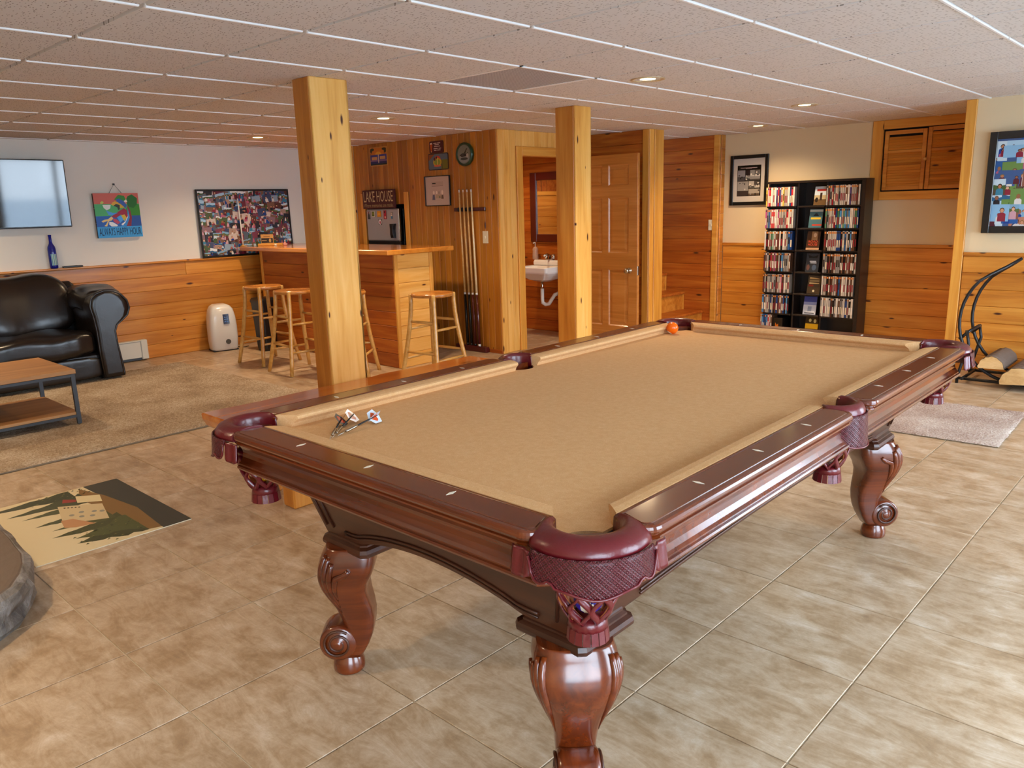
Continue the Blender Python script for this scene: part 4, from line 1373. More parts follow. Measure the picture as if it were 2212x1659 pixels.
G().box(-5.86 - ox, -5.14 - ox, -.55 - oy, 1.33 - oy, .05, .26, .02).build('base', BLACK_LEATHER, so)
G().cushion(-5.20 - ox, -5.105 - ox, -.52 - oy, 1.315 - oy, .045, .235, 8.0, 14).build('front_panel', BLACK_LEATHER, so)
for (a, b_) in ((-.47, .42), (.43, 1.31)):
    def puff(q): return Vector((q.x + .006 * math.sin(q.y * 40), q.y, q.z + .010 * math.sin(q.y * 14 + q.x * 9)))
    G().cushion(-5.72 - ox, -5.06 - ox, a - oy, b_ - oy, .235, .455, 5.0, 16, puff).build('seat_cushion', BLACK_LEATHER, so)
    def lean(q):
        f = (q.z - .4) / .52
        return Vector((q.x - .13 * f + .03 * math.sin(q.y * 8), q.y, q.z + .012 * math.sin(q.y * 12)))
    G().cushion(-5.76 - ox, -5.46 - ox, a - oy, b_ - oy, .40, .925, 3.6, 16, lean).build('back_cushion', BLACK_LEATHER, so)
G().box(-5.88 - ox, -5.74 - ox, -.6 - oy, 1.4 - oy, .06, .84, .04).build('back_frame', BLACK_LEATHER, so)
for x, y in ((-5.17, 1.37), (-5.82, 1.37), (-5.17, -.58), (-5.82, -.58)):
    G().box(x - ox - .03, x - ox + .03, y - oy - .03, y - oy + .03, .026 if x > -5.5 else 0, .06).build('foot', BLACK, so)

# ---------------------------------------------------------------- coffee table
ZT2 = .398
tb = thing('coffee_table', 'oak-topped coffee table with dark steel legs and a lower shelf on the rug', 'coffee table', (-4.06, .10, 0))
cx0, cx1, cy0, cy1 = -.375, .375, -.55, .55
def slab(z0, z1, ins, name):
    me = G().box(cy0 + ins, cy1 - ins, -(cx1 - ins), cx1 - ins, z0, z1, .002).mesh(name); me.materials.append(OAK)
    return link(name, me, tb, rot=(0, 0, math.pi / 2))
ZRUG = .026
slab(ZT2 - .028, ZT2, 0, 'table_top')
slab(.062 + ZRUG, .082 + ZRUG, .012, 'shelf')
for x in (cx0 + .015, cx1 - .015):
    for y in (cy0 + .02, cy1 - .02):
        G().box(x - .0125, x + .0125, y - .0125, y + .0125, ZRUG, ZT2 - .028).build('leg', DARK_STEEL, tb)
for y in (cy0 + .02, cy1 - .02):
    for z in (ZT2 - .048, .045 + ZRUG): G().box(cx0 + .027, cx1 - .027, y - .01, y + .01, z, z + .018).build('cross_bar', DARK_STEEL, tb)
for x in (cx0 + .015, cx1 - .015):
    for z in (ZT2 - .048, .045 + ZRUG): G().box(x - .01, x + .01, cy0 + .032, cy1 - .032, z, z + .018).build('side_bar', DARK_STEEL, tb)

# ---------------------------------------------------------------- rugs and mat
def tufted(name, label, cat, x0, x1, y0, y1, h, mat, rz, nx, ny, amp):
    g = G(); cx, cy = (x0 + x1) / 2, (y0 + y1) / 2
    rr = random.Random(3)
    vs, fs = [], []
    for i in range(nx + 1):
        for j in range(ny + 1):
            ed = i in (0, nx) or j in (0, ny)
            vs.append((x0 - cx + (x1 - x0) * i / nx + (rr.uniform(-.004, .004)), y0 - cy + (y1 - y0) * j / ny + rr.uniform(-.004, .004), (h * .55 if ed else h + rr.uniform(-amp, amp))))
    for i in range(nx):
        for j in range(ny):
            fs.append((i * (ny + 1) + j, (i + 1) * (ny + 1) + j, (i + 1) * (ny + 1) + j + 1, i * (ny + 1) + j + 1))
    g.add(vs, fs, True)
    o = g.build('pile', mat, None)
    root = thing(name, label, cat, (cx, cy, 0), rz)
    o.parent = root
    e_ = .004
    G().box(x0 - cx + .003, x1 - cx - .003, y0 - cy + .003, y1 - cy - .003, .001, h * .62, .002).build('backing', plain(name + '_backing', '#8a7860', .95), root)
    return root
tufted('area_rug', 'large beige shag area rug under the coffee table', 'rug', -5.38, -2.96, -1.6, 2.13, .020, RUG, .012, 120, 180, .004)
tufted('small_rug', 'small speckled beige rug by the log rack', 'rug', .16, 1.10, 3.72, 4.62, .012, RUG2, .03, 70, 70, .002)

mt = thing('picture_mat', 'flat printed floor mat showing a lakeside house and dark trees', 'mat', (-1.907, .027, 0))
hw, hh = .444, .327
MM = Matrix.Translation((0, 0, .0045))
G().box(-hw, hw, -hh, hh, 0, .0042, .001).build('backing', plain('mat_edge', '#cfc2a6', .9), mt)
def mp_(u, v): return (hw - 2 * hw * v, -hh + 2 * hh * u)    # u from sky to water (+y), v from the table side
sh = [('#d5c49c', [mp_(*p) for p in ((0, 0), (1, 0), (1, 1), (0, 1))])]
sh.append(('#35342c', [mp_(*p) for p in ((.80, 0), (1, 0), (1, 1), (.74, 1), (.76, .7), (.82, .45), (.80, .2))]))
sh.append(('#7e5c2c', [mp_(*p) for p in ((.66, .05), (.80, .02), (.84, .4), (.78, .75), (.70, .98), (.62, .8), (.66, .5))]))
rr = random.Random(11)
def tree(u0, v0, u1, w_, col):
    pts = []
    k = 9
    for i in range(k + 1):
        t = i / k
        pts.append((u0 + (u1 - u0) * t, v0 + w_ * t * (.75 + .5 * rr.random())))
    pts2 = []
    for i in range(k, -1, -1):
        t = i / k
        pts2.append((u0 + (u1 - u0) * t, v0 - w_ * t * (.75 + .5 * rr.random())))
    return (col, [mp_(min(max(a, 0), 1), min(max(b, .01), .99)) for a, b in pts + pts2])
for a in ((.30, .13, .72, .12, '#3a3d20'), (.22, .30, .70, .10, '#40431f'), (.26, .40, .66, .07, '#4a4c26'), (.2, .52, .5, .06, '#3f4424'), (.12, .78, .66, .10, '#3a3f22'), (.0, .92, .62, .08, '#33381f'), (.18, .68, .5, .05, '#474a28'), (.32, .2, .72, .13, '#4c5028')): sh.append(tree(*a))
sh.append(('#c9b48a', [mp_(*p) for p in ((.36, .46), (.62, .36), (.70, .62), (.45, .76))]))
sh.append(('#b98558', [mp_(*p) for p in ((.34, .40), (.40, .36), (.52, .34), (.44, .50), (.37, .52))]))
sh.append(('#d8c79a', [mp_(*p) for p in ((.58, .74), (.72, .66), (.76, .78), (.62, .86))]))
sh.append(('#8f2a20', [mp_(*p) for p in ((.50, .80), (.58, .76), (.60, .80), (.53, .86))]))
for u, v in ((.50, .50), (.56, .47), (.53, .57), (.60, .53), (.46, .56), (.64, .5)):
    sh.append(('#8e8a7c', [mp_(u + .018 * math.cos(k), v + .018 * math.sin(k)) for k in [2 * math.pi * q / 8 for q in range(8)]]))
for i in range(5): sh.append(('#2b241c', [mp_(*p) for p in R_(.47 + .02 * i, .700 - .012 * i, .483 + .02 * i, .715 - .012 * i)]))
for i in range(90):
    u, v = rr.uniform(.3, .72), rr.choice((rr.uniform(.02, .3), rr.uniform(.86, .98)))
    s = rr.uniform(.008, .02)
    sh.append((rr.choice(('#5d6030', '#2e331b', '#6b6636', '#45492a')), [mp_(u, v), mp_(u + s * 1.6, v + s * .4), mp_(u + s, v + s)]))
art('printed_face', sh, mt, PRINT, .0044, .00002)

# ---------------------------------------------------------------- hearth stone at the left edge
he = thing('hearth_stone', 'thick rough-edged stone hearth slab with a rounded corner on the tiles', 'hearth', (-1.85, -1.2, 0))
rr = random.Random(5)
n = 72
def hring(z, k, jag):
    out = []
    for i in range(n):
        a = 2 * math.pi * i / n
        rx, ry = 1.06, .87
        c, s = math.cos(a), math.sin(a)
        r = (abs(c) ** 4 + abs(s) ** 4) ** (-1 / 4)
        j = 1 + jag * (math.sin(i * 2.3 + z * 40) + .6 * math.sin(i * 5.1 + z * 17)) * .5
        out.append((rx * r * c * k * j, ry * r * s * k * j, z))
    return out
g = G(); g.loft([hring(0, .965, .006), hring(.03, .985, .012), hring(.07, .98, .016), (hring(.11, .995, .012)), hring(.135, .985, .012), hring(.148, .965, .008)], True, True, False)
g.build('rough_edge', STONE, he)
g = G(); g.loft([hring(.146, .962, .006), hring(.152, .955, .006), hring(.153, .94, .004)], True, True, False)
g.build('worn_top', STONE_TOP, he)

# ---------------------------------------------------------------- log rack and logs
lr = thing('log_rack', 'black crescent-shaped metal firewood rack against the pine wall', 'log rack', (.9, 5.51, 0))
def cres(y, name):
    P = []
    # circle sweeping from one tip, down and up to the other
    for i in range(33):
        a = math.radians(138 + (402 - 138) * i / 32)
        P.append([.415 * math.cos(a), y, .475 + .435 * math.sin(a)])
    P = [(p[0], p[1], p[2]) for p in P]
    tip = lambda s: [(s * .10, 0, .915), (s * .17, y * .35, .862), (s * .25, y * .8, .81)]
    path = tip(-1) + P + tip(1)[::-1]
    G().tube(path, .0115, 8).build(name, BLACK_METAL, lr)
    G().tube([(-.42, y, .038), (.42, y, .038)], .0115, 8).build('base_bar', BLACK_METAL, lr)
    for s in (-1, 1):
        G().tube([(s * .395, y * 1.0, 0), (s * .395, y, .05), (s * .34, y, .30), (s * .36, y, .40)], .011, 8).build('strut', BLACK_METAL, lr)
cres(-.18, 'crescent'); cres(.18, 'crescent')
for s in (-1, 1):
    G().tube([(s * .405, -.18, .33), (s * .35, -.17, .39), (s * .33, 0, .41), (s * .35, .17, .39), (s * .405, .18, .33)], .011, 8).build('arched_brace', BLACK_METAL, lr)
    G().tube([(s * .36, -.2, .038), (s * .36, .2, .038)], .0115, 8).build('cross_bar', BLACK_METAL, lr)

def log(x, z, y0, y1, r, a0, a1, label, rot=0):
    t = thing('firewood_log', label, 'log', (x, y0, z), 0, 'split firewood in the rack')
    rr = random.Random(int(x * 1000))
    n = 16
    prof = []
    for i in range(n + 1):
        a = math.radians(a0 + (a1 - a0) * i / n)
        k = r * (1 + rr.uniform(-.05, .05))
        prof.append((k * math.cos(a), k * math.sin(a)))
    L = y1 - y0
    if a1 - a0 >= 359: prof = prof[:-1]
    g = G(); g.loft([[(p[0], 0.0, p[1]) for p in prof], [(p[0] * 1.02, L * .5, p[1] * 1.02) for p in prof], [(p[0], L, p[1]) for p in prof]], True, False, True)
    g.build('bark', BARK, t)
    for y in (-.002, L + .002):
        pr = [(p[0] * .985, y, p[1] * .985) for p in prof]
        g = G(); g.add(pr, [tuple(range(len(pr)))]); g.build('cut_end', LOG_END, t)
log(.722, .140, 5.30, 5.74, .085, 0, 184, 'half-round split log with pale cut face leaning high in the rack')
log(.918, .050, 5.24, 5.72, .125, 5, 183, 'large pale split log resting low in the rack')
log(1.14, .135, 5.28, 5.70, .085, 0, 360, 'round bark-covered log lying at the far end of the rack')

# ---------------------------------------------------------------- things on and along the walls
def snaps(w, h, n, smin, smax, seed, pal, tilt):
    """overlapping snapshots: each a ground colour with heads, bodies and bits of sky"""
    r = random.Random(seed); sh = []
    def cl(p): return (max(-w / 2, min(w / 2, p[0])), max(0, min(h, p[1])))
    sh.append((pal[0], R_(-w / 2, 0, w / 2, h)))
    cols = int(math.sqrt(n * w / h)); rows = max(1, n // cols)
    spots = [((i + .5) / cols, (j + .5) / rows) for i in range(cols) for j in range(rows)]
    r.shuffle(spots)
    for u, v in spots:
        cx, cy = -w / 2 + w * (u + r.uniform(-.4, .4) / cols), h * (v + r.uniform(-.4, .4) / rows)
        pw, ph = r.uniform(smin, smax), r.uniform(smin, smax) * .85
        a = r.uniform(-tilt, tilt)
        def T(x, y): return cl((cx + x * pw * math.cos(a) - y * ph * math.sin(a), cy + x * pw * math.sin(a) + y * ph * math.cos(a)))
        sh.append((r.choice(pal), [T(*q) for q in ((-.6, -.6), (.6, -.6), (.6, .6), (-.6, .6))]))
        k = r.random()
        if k < .35:
            y0 = r.uniform(0, .3)
            sh.append((r.choice(('#9fc4dc', '#c4d6e0', '#e2e6e8', '#7fa8c4')), [T(*q) for q in ((-.6, y0), (.6, y0 + r.uniform(-.1, .1)), (.6, .6), (-.6, .6))]))
            sh.append((r.choice(('#3f5a30', '#55683c', '#2f6288', '#6a5a44')), [T(*q) for q in ((-.6, y0), (-.2, y0 + .15), (.2, y0 + .05), (.6, y0 + .12), (.6, y0 - .2), (-.6, y0 - .2))]))
        for q in range(r.choice((1, 2, 2, 3))):
            bx, by, bs = r.uniform(-.4, .4), r.uniform(-.3, .15), r.uniform(.14, .26)
            body = r.choice(('#8a2a3c', '#2f4468', '#b8607a', '#d8d2cc', '#22222a', '#3b7f9c', '#5a2430', '#c89aa4', '#44603c', '#1d3f8a'))
            sh.append((body, [T(bx - bs, -.6), T(bx + bs, -.6), T(bx + bs * .95, by - .1), T(bx + bs * .4, by), T(bx - bs * .4, by), T(bx - bs * .95, by - .1)]))
            skin = r.choice(('#c98f70', '#b87858', '#d8a88a', '#966048'))
            hair = r.choice(('#2a1c14', '#5a3c22', '#8a6a3c', '#1c1614', '#6a4a34'))
            hc = (bx, by + bs * .55)
            sh.append((hair, [T(hc[0] + bs * .62 * math.cos(t), hc[1] + bs * (.14 + .78 * math.sin(t))) for t in [2 * math.pi * z / 8 for z in range(8)]]))
            sh.append((skin, [T(hc[0] + bs * .46 * math.cos(t), hc[1] + bs * .6 * math.sin(t)) for t in [2 * math.pi * z / 8 for z in range(8)]]))
    return sh
PAL = ['#5a3a34', '#7a5a4a', '#3f4a6a', '#8a6a72', '#6a2f3a', '#4a5a3a', '#a88a7a', '#2a2a34', '#8fa4b8', '#c7b8b0', '#7b3f52', '#54606e']

def framed(name, label, cat, M, w, h, fw, depth, fmat, shapes=None, mat_w=0, pic=PRINT_GLOSS, group=None):
    """frame of four bars round a backed picture; M: x along, y up, z out, origin at bottom centre"""
    t = thing(name, label, cat, (0, 0, 0), 0, group)
    t.matrix_world = M
    for k, (x0, x1, y0, y1) in enumerate(((-w / 2, -w / 2 + fw, 0, h), (w / 2 - fw, w / 2, 0, h), (-w / 2 + fw, w / 2 - fw, 0, fw), (-w / 2 + fw, w / 2 - fw, h - fw, h))):
        G().box(x0, x1, y0, y1, 0, depth, .003).build('frame_bar', fmat, t)
    G().box(-w / 2 + fw * .5, w / 2 - fw * .5, fw * .5, h - fw * .5, .001, depth * .4).build('backing', CREAM_MAT if mat_w else BLACK, t)
    if shapes:
        art('picture', shapes, t, pic, depth * .4 + .0006, .000005 if len(shapes) > 200 else .00003)
    return t

# television
tv = thing('television', 'wall-mounted black flat television with a glossy blank screen', 'television', (X_TV, .975, 1.32))
tv.matrix_world = facing((X_TV + .035, .975, 1.315), (1, 0, 0)) @ Matrix.Rotation(.034, 4, 'X')
G().box(-.515, .515, 0, .585, 0, .04, .006).build('housing', BLACK, tv)
G().box(-.505, .505, .014, .577, .0395, .0412).build('screen', SCREEN, tv)
G().box(-.15, .15, .12, .3, -.03, 0).build('wall_bracket', BLACK_METAL, tv)

# parrot painting on a string
pa = thing('painting', 'bright painting of a parrot in a hammock hanging by a string', 'painting', (0, 0, 0))
pa.matrix_world = facing((X_TV + .004, 1.921, 1.20), (1, 0, 0))
for k in range(3):
    me = G().box(-.205, .205, k * .1367, (k + 1) * .1367 - .0015, 0, .024, .001).mesh('board'); me.materials.append(plain('painted_board', '#3c2c28', .7))
    link('board', me, pa)
def P_(pts): return [(-.205 + .41 * u / 100, .41 * v / 100) for u, v in pts]
ps = [('#3aa2e0', P_(((0, 0), (100, 0), (100, 25), (0, 25)))), ('#1d62b8', P_(((0, 25), (100, 25), (100, 49), (0, 49)))), ('#4cb370', P_(((0, 49), (100, 49), (100, 76), (0, 76)))), ('#d0695a', P_(((0, 76), (100, 76), (100, 100), (0, 100)))),
      ('#0f4f9c', P_(((62, 25), (100, 25), (100, 49), (72, 49)))), ('#2c8a1c', P_(((68, 49), (100, 49), (100, 74), (84, 78), (70, 66)))), ('#0b6a1a', P_(((74, 70), (86, 66), (95, 74), (97, 88), (86, 97), (76, 93), (71, 84)))), ('#2f8a30', P_(((45, 86), (55, 96), (68, 94), (72, 84), (62, 78)))),
      ('#8a2038', P_(((66, 25), (76, 25), (80, 45), (78, 62), (72, 74), (74, 48)))), ('#2f8fd8', P_(((52, 25), (66, 26), (75, 45), (73, 66), (70, 46), (58, 32)))), ('#f2f2f0', P_(((54, 30), (64, 36), (72, 52), (71, 46), (64, 34), (57, 27)))),
      ('#a01c40', P_(((34, 48), (50, 58), (64, 66), (70, 62), (71, 48), (66, 42), (56, 52), (44, 44)))), ('#d8b030', P_(((56, 66), (66, 68), (60, 82), (54, 76)))), ('#2d5fae', P_(((50, 80), (58, 76), (68, 66), (72, 72), (66, 82), (56, 88), (50, 86)))),
      ('#e0b040', P_(((37, 74), (40, 79), (46, 82), (53, 80), (56, 74), (48, 76), (42, 72)))), ('#2a3a34', P_(((42, 72), (48, 76), (56, 73), (55, 64), (51, 62), (50, 68)))), ('#e6f0ec', P_(((18, 74), (36, 74), (34, 66), (26, 62), (20, 67)))), ('#c8d468', P_(((14, 76), (19, 77), (22, 80), (18, 83), (14, 80)))),
      ('#4aa0ea', P_(((24, 62), (38, 56), (50, 56), (36, 50), (28, 52)))), ('#d8b83c', P_(((56, 50), (64, 52), (68, 44), (62, 37), (54, 46)))), ('#4aa8f0', P_(((46, 46), (56, 50), (60, 40), (52, 33)))),
      ('#e8cf8a', P_(((26, 42), (34, 48), (38, 44), (34, 39), (28, 38), (22, 26), (16, 27), (20, 30), (25, 38), (14, 35), (11, 38), (18, 41)))), ('#c04a64', P_(((36, 43), (44, 42), (52, 34), (46, 30), (38, 36)))), ('#eef2f4', P_(((28, 36), (36, 35), (46, 28), (44, 25.5), (32, 25.5), (27, 30)))), ('#f0e6d0', P_(((66, 82), (72, 86), (74, 80), (69, 79))))]
art('painted_face', ps, pa, PRINT, .0243, .00006)
lettering('ALWAYS HAPPY HOUR', 0, .056, .385, .070, plain('letter_navy', '#123a5c', .6), pa, .0268)
G().tube([(-.055, .408, .012), (.0, .492, .012), (.062, .408, .012)], .0022, 6).build('string', DARK_STEEL, pa)
G().box(-.008, .008, .484, .500, -.002, .02, .003).build('nail', DARK_STEEL, pa)

# collage leaning on the wainscot ledge
M = facing((X_TV + .002, 3.236, .9515), (1, 0, 0)) @ Matrix.Translation((0, 0, .014)) @ Matrix.Rotation(-.014, 4, 'X')
framed('photo_collage', 'large black-framed collage of small colour photos resting on the wainscot ledge', 'picture', M, 1.065, .69, .018, .02, BLACK, [(c, [(x, y + .018) for x, y in p]) for c, p in snaps(1.03, .654, 340, .05, .09, 21, PAL, .25)])

# bottle and remote on the ledge
bo = thing('glass_bottle', 'slim cobalt blue glass bottle on the ledge above the sofa', 'bottle', (X_TV + .02, 1.305, .9505))
G().lathe([(.002, .002), (.028, 0), (.033, .006), (.034, .02), (.034, .17), (.030, .195), (.016, .222), (.0125, .24), (.0125, .285), (.0145, .287), (.0145, .298), (.009, .3)], 24).build('glass', BLUE_GLASS, bo)
g = G(); g.cur = C('#7fb0c8')
for i in range(10):
    a = -.7 + 1.4 * i / 10; b_ = -.7 + 1.4 * (i + 1) / 10
    g.cur = C(('#88b8cc', '#3f6f8a', '#b8c8a0')[i % 3])
    g.add([(.0348 * math.cos(a), .0348 * math.sin(a), .03), (.0348 * math.cos(b_), .0348 * math.sin(b_), .03), (.0348 * math.cos(b_), .0348 * math.sin(b_), .13), (.0348 * math.cos(a), .0348 * math.sin(a), .13)], [(0, 1, 2, 3)])
g.build('paper_label', PRINT, bo)
rm = thing('remote_control', 'thin black remote control lying on the ledge beside the blue bottle', 'remote', (X_TV + .018, 1.46, .9505))
G().box(-.02, .02, -.085, .085, 0, .014, .004).build('case', BLACK, rm)
G().box(-.014, .014, -.07, .04, .0138, .0155).build('keypad', GREY_RUBBER, rm)

# ---- wall behind the bar
NB = (0, -1, 0)
def on_bar(x, z, out=.001): return facing((x, Y_BAR - out, z), NB)
fr = thing('mini_fridge', 'stainless mini fridge set into the plank wall behind the bar', 'fridge', (-4.838, Y_BAR, .56))
G().box(-.285, .285, -.02, .50, -.55, -.0, .01).build('plinth_shelf', PINE, fr)
G().box(-.28, .28, .01, .50, .0, .84, .008).build('cabinet', BLACK, fr)
me = G().box(-.275, .275, -.045, .012, .50, .835, .012); me.build('freezer_door', STEEL, fr)
G().box(-.275, .275, -.05, .012, .0, .462, .012).build('fridge_door', STEEL, fr)
G().box(-.278, .278, -.035, .012, .464, .498, .004).build('door_gap_trim', BLACK, fr)
G().loft([[(x + .19, y, z) for x, y in rrect(-w_, -.075 - d_, w_, -.044, .006)] for w_, d_, z in ((.028, .0, .535), (.026, .01, .57), (.022, .012, .62), (.03, .008, .66), (.04, .0, .68))], True, True, False).build('handle', BLACK, fr)
G().box(.270, .283, -.046, .012, .50, .835, .002).build('edge_strip', CHROME, fr)
def magnet(x, z, w_, h_, label, shapes):
    t = thing('fridge_magnet', label, 'magnet', (0, 0, 0), 0, 'magnets on the mini fridge')
    t.matrix_world = facing((-4.838 + x, Y_BAR - .0455, .56 + z), NB)
    G().box(-w_ / 2, w_ / 2, -h_ / 2, h_ / 2, 0, .0025).build('magnet_body', BLACK, t)
    art('print', shapes, t, PRINT, .0028, .00005)
magnet(-.225, .775, .045, .085, 'dark bottle-shaped magnet at the corner of the fridge door', [('#a89aa0', R_(-.021, -.04, .021, .04)), ('#2a2c34', [(-.018, -.04), (.018, -.04), (.016, 0), (.006, .02), (-.006, .02), (-.016, 0)]), ('#8a2a34', R_(-.008, .018, .008, .036))])
magnet(-.145, .785, .06, .062, 'white-edged green picture magnet on the fridge', [('#d8d2c0', R_(-.029, -.03, .029, .03)), ('#5d6a24', R_(-.024, -.024, .018, .026)), ('#8a8a2c', E_(-.002, .004, .012, .014, 10))])
magnet(-.045, .785, .066, .062, 'square orange magnet in the middle of the fridge', [('#d08a14', R_(-.032, -.03, .032, .03)), ('#e0a83a', R_(-.022, -.006, .022, .004))])
magnet(.055, .775, .046, .09, 'tall red magnet with a figure on the fridge', [('#a81c34', R_(-.022, -.044, .022, .044)), ('#2a1014', E_(-.006, .028, .010, .012, 10)), ('#e0b090', E_(.002, -.026, .011, .012, 10))])
magnet(-.035, .700, .05, .055, 'round white magnet with a red figure on the fridge', [('#e2dcdc', E_(0, 0, .026, .027, 16)), ('#a83048', E_(0, -.004, .011, .016, 10))])
magnet(.165, .765, .034, .07, 'small magnet with a blue tumbler near the fridge handle', [('#9a948e', R_(-.016, -.034, .016, .034)), ('#3f78a8', [(-.009, -.032), (.009, -.032), (.013, -.008), (-.013, -.008)]), ('#e6e0d6', R_(-.013, .0, .013, .008)), ('#d8c8b8', R_(-.01, .016, .01, .024))])

sg = thing('lake_house_sign', 'dark red wooden sign lettered LAKE HOUSE on top of the fridge', 'sign', (0, 0, 0))
sg.matrix_world = on_bar(-4.883, 1.401, .045)
G().box(-.275, .275, 0, .195, -.018, 0, .002).build('board', DARK_RED, sg)
lettering('LAKE HOUSE', -.004, .125, .50, .112, SIGN_LETTER, sg, .001)
lettering('Where memories are made.', -.004, .034, .50, .040, plain('sign_tan', '#a58e62', .6), sg, .001)

def tin(label, cx, z0, w_, h_, tilt, shapes, rim):
    t = thing('tin_sign', label, 'sign', (0, 0, 0), 0, 'tin signs on the plank wall')
    t.matrix_world = on_bar(cx, z0) @ Matrix.Translation((0, h_ / 2, .002)) @ Matrix.Rotation(tilt, 4, 'Z') @ Matrix.Translation((0, -h_ / 2, 0))
    G().prism(rrect(-w_ / 2, 0, w_ / 2, h_, .016), 0, .004).build('plate', plain('tin_rim', rim, .45), t)
    art('print', shapes, t, PRINT, .0044, .00004)
w_, h_ = .30, .192
tin('tin sign with palm trees over blue water at sunset', -4.885, 1.842, w_, h_, .0,
    [('#c9751c', rrect(-.138, .008, .138, .184, .012)), ('#e0a42a', E_(0, .115, .05, .03)), ('#3a3a86', R_(-.138, .06, .138, .115)), ('#26265c', R_(-.138, .02, .138, .045)), ('#1c2a20', R_(-.138, .008, .138, .022)),
     ('#7c5c88', R_(-.138, .045, .138, .062)), ('#c9965a', R_(-.115, .062, -.02, .092)), ('#c9965a', R_(.025, .066, .115, .096)), ('#d8c2a0', R_(-.006, .03, .008, .115)),
     ('#2c2410', [(-.132, .12), (-.122, .12), (-.10, .165), (-.112, .165)]), ('#2f3212', E_(-.10, .168, .035, .014, 10)), ('#2f3212', E_(-.118, .155, .02, .02, 8)), ('#2f3212', E_(.10, .168, .038, .013, 10)), ('#2f3212', E_(.118, .150, .018, .022, 8)), ('#2c2410', [(.10, .12), (.108, .12), (.104, .165), (.096, .165)])], '#c08a3a')
tin('small dark red tin sign with a beer glass', -3.968, 1.912, .205, .115, .0,
    [('#4c0a12', rrect(-.098, .004, .098, .111, .012)), ('#c85a1c', [(-.082, .018), (-.066, .018), (-.056, .085), (-.092, .085)]), ('#e0d0b8', [(-.092, .085), (-.056, .085), (-.06, .1), (-.088, .1)]), ('#d8b070', R_(-.083, .012, -.065, .02))]
    + [('#d8c0b0', R_(x0, y0, x1, y0 + .007)) for x0, x1, y0 in ((-.04, .008, .09), (.016, .06, .09), (-.022, .038, .076), (-.03, .056, .06), (-.04, .022, .04), (.034, .07, .04), (-.034, .004, .024), (.012, .06, .024))], '#38060c')
tin('blue and olive tin sign with a colourful round emblem', -3.950, 1.752, .292, .158, .0,
    [('#5a6a78', rrect(-.138, .008, .138, .150, .012)), ('#6f6a22', R_(.04, .008, .138, .095)), ('#8a4a1c', [(-.138, .09), (-.05, .15), (-.138, .15)]), ('#c83a2c', E_(-.012, .098, .05, .036)), ('#c9a22a', E_(-.012, .074, .062, .04)), ('#8a9a34', E_(-.012, .074, .045, .028)), ('#e6cc60', R_(-.016, .05, -.006, .118)), ('#d86a44', E_(-.012, .040, .052, .009)), ('#501418', E_(-.05, .105, .014, .016, 10)), ('#2c1418', E_(-.022, .118, .012, .012, 10)), ('#23241c', R_(.052, .012, .058, .085))], '#2a1c20')

ov = thing('oval_plaque', 'oval green-rimmed plaque with a dark fishing scene on the plank wall', 'plaque', (0, 0, 0))
ov.matrix_world = on_bar(-3.560, 1.768)
g = G()
def oval(rx, ry, z): return [(rx * math.cos(2 * math.pi * k / 40), .107 + ry * math.sin(2 * math.pi * k / 40), z) for k in range(40)]
g.loft([oval(.108, .107, 0), oval(.110, .109, .02), oval(.106, .105, .034), oval(.094, .093, .036), oval(.088, .087, .026), oval(.086, .085, .012)], True, True, True)
g.build('rim', GREEN_RIM, ov)
art('picture', [('#7a7a6c', E_(0, .107, .087, .086, 32)), ('#8e9088', E_(0, .07, .07, .04)), ('#2a2420', [(-.062, .10), (-.02, .118), (.03, .112), (.055, .125), (.06, .085), (.02, .088), (-.03, .082)]), ('#b0a898', E_(.045, .095, .016, .02, 10)), ('#1c1814', [(.0, .116), (.036, .16), (.044, .156), (.02, .118)]), ('#3a342c', E_(0, .066, .05, .012))], ov, PRINT_GLOSS, .0275, .0001)

w_, h_ = .366, .290
framed('framed_cartoon', 'thin black-framed pale cartoon drawing on the plank wall', 'picture', on_bar(-3.975, 1.408), w_, h_, .007, .022, BLACK,
       [('#c9b6a8', R_(-.176, .007, .176, .283)), ('#bda898', R_(-.085, .055, .085, .235)), ('#2c2a28', R_(-.075, .212, -.025, .224)), ('#c9b6a8', R_(-.082, .058, .082, .190)), ('#6a6c84', [(-.082, .06), (-.04, .06), (-.045, .11), (-.075, .11)]), ('#efe2d4', E_(-.058, .13, .013, .018, 12)),
        ('#bca888', R_(-.03, .075, .05, .11)), ('#efe2d4', E_(-.015, .13, .012, .016, 12)), ('#a89c8c', E_(.02, .128, .012, .015, 12)), ('#6a5648', [(.05, .068), (.085, .068), (.08, .105), (.056, .105)]), ('#efe2d4', E_(.068, .13, .014, .022, 12)), ('#4c6a58', R_(.024, .075, .036, .095)), ('#55504a', R_(-.082, .190, .082, .192))], pic=PRINT)

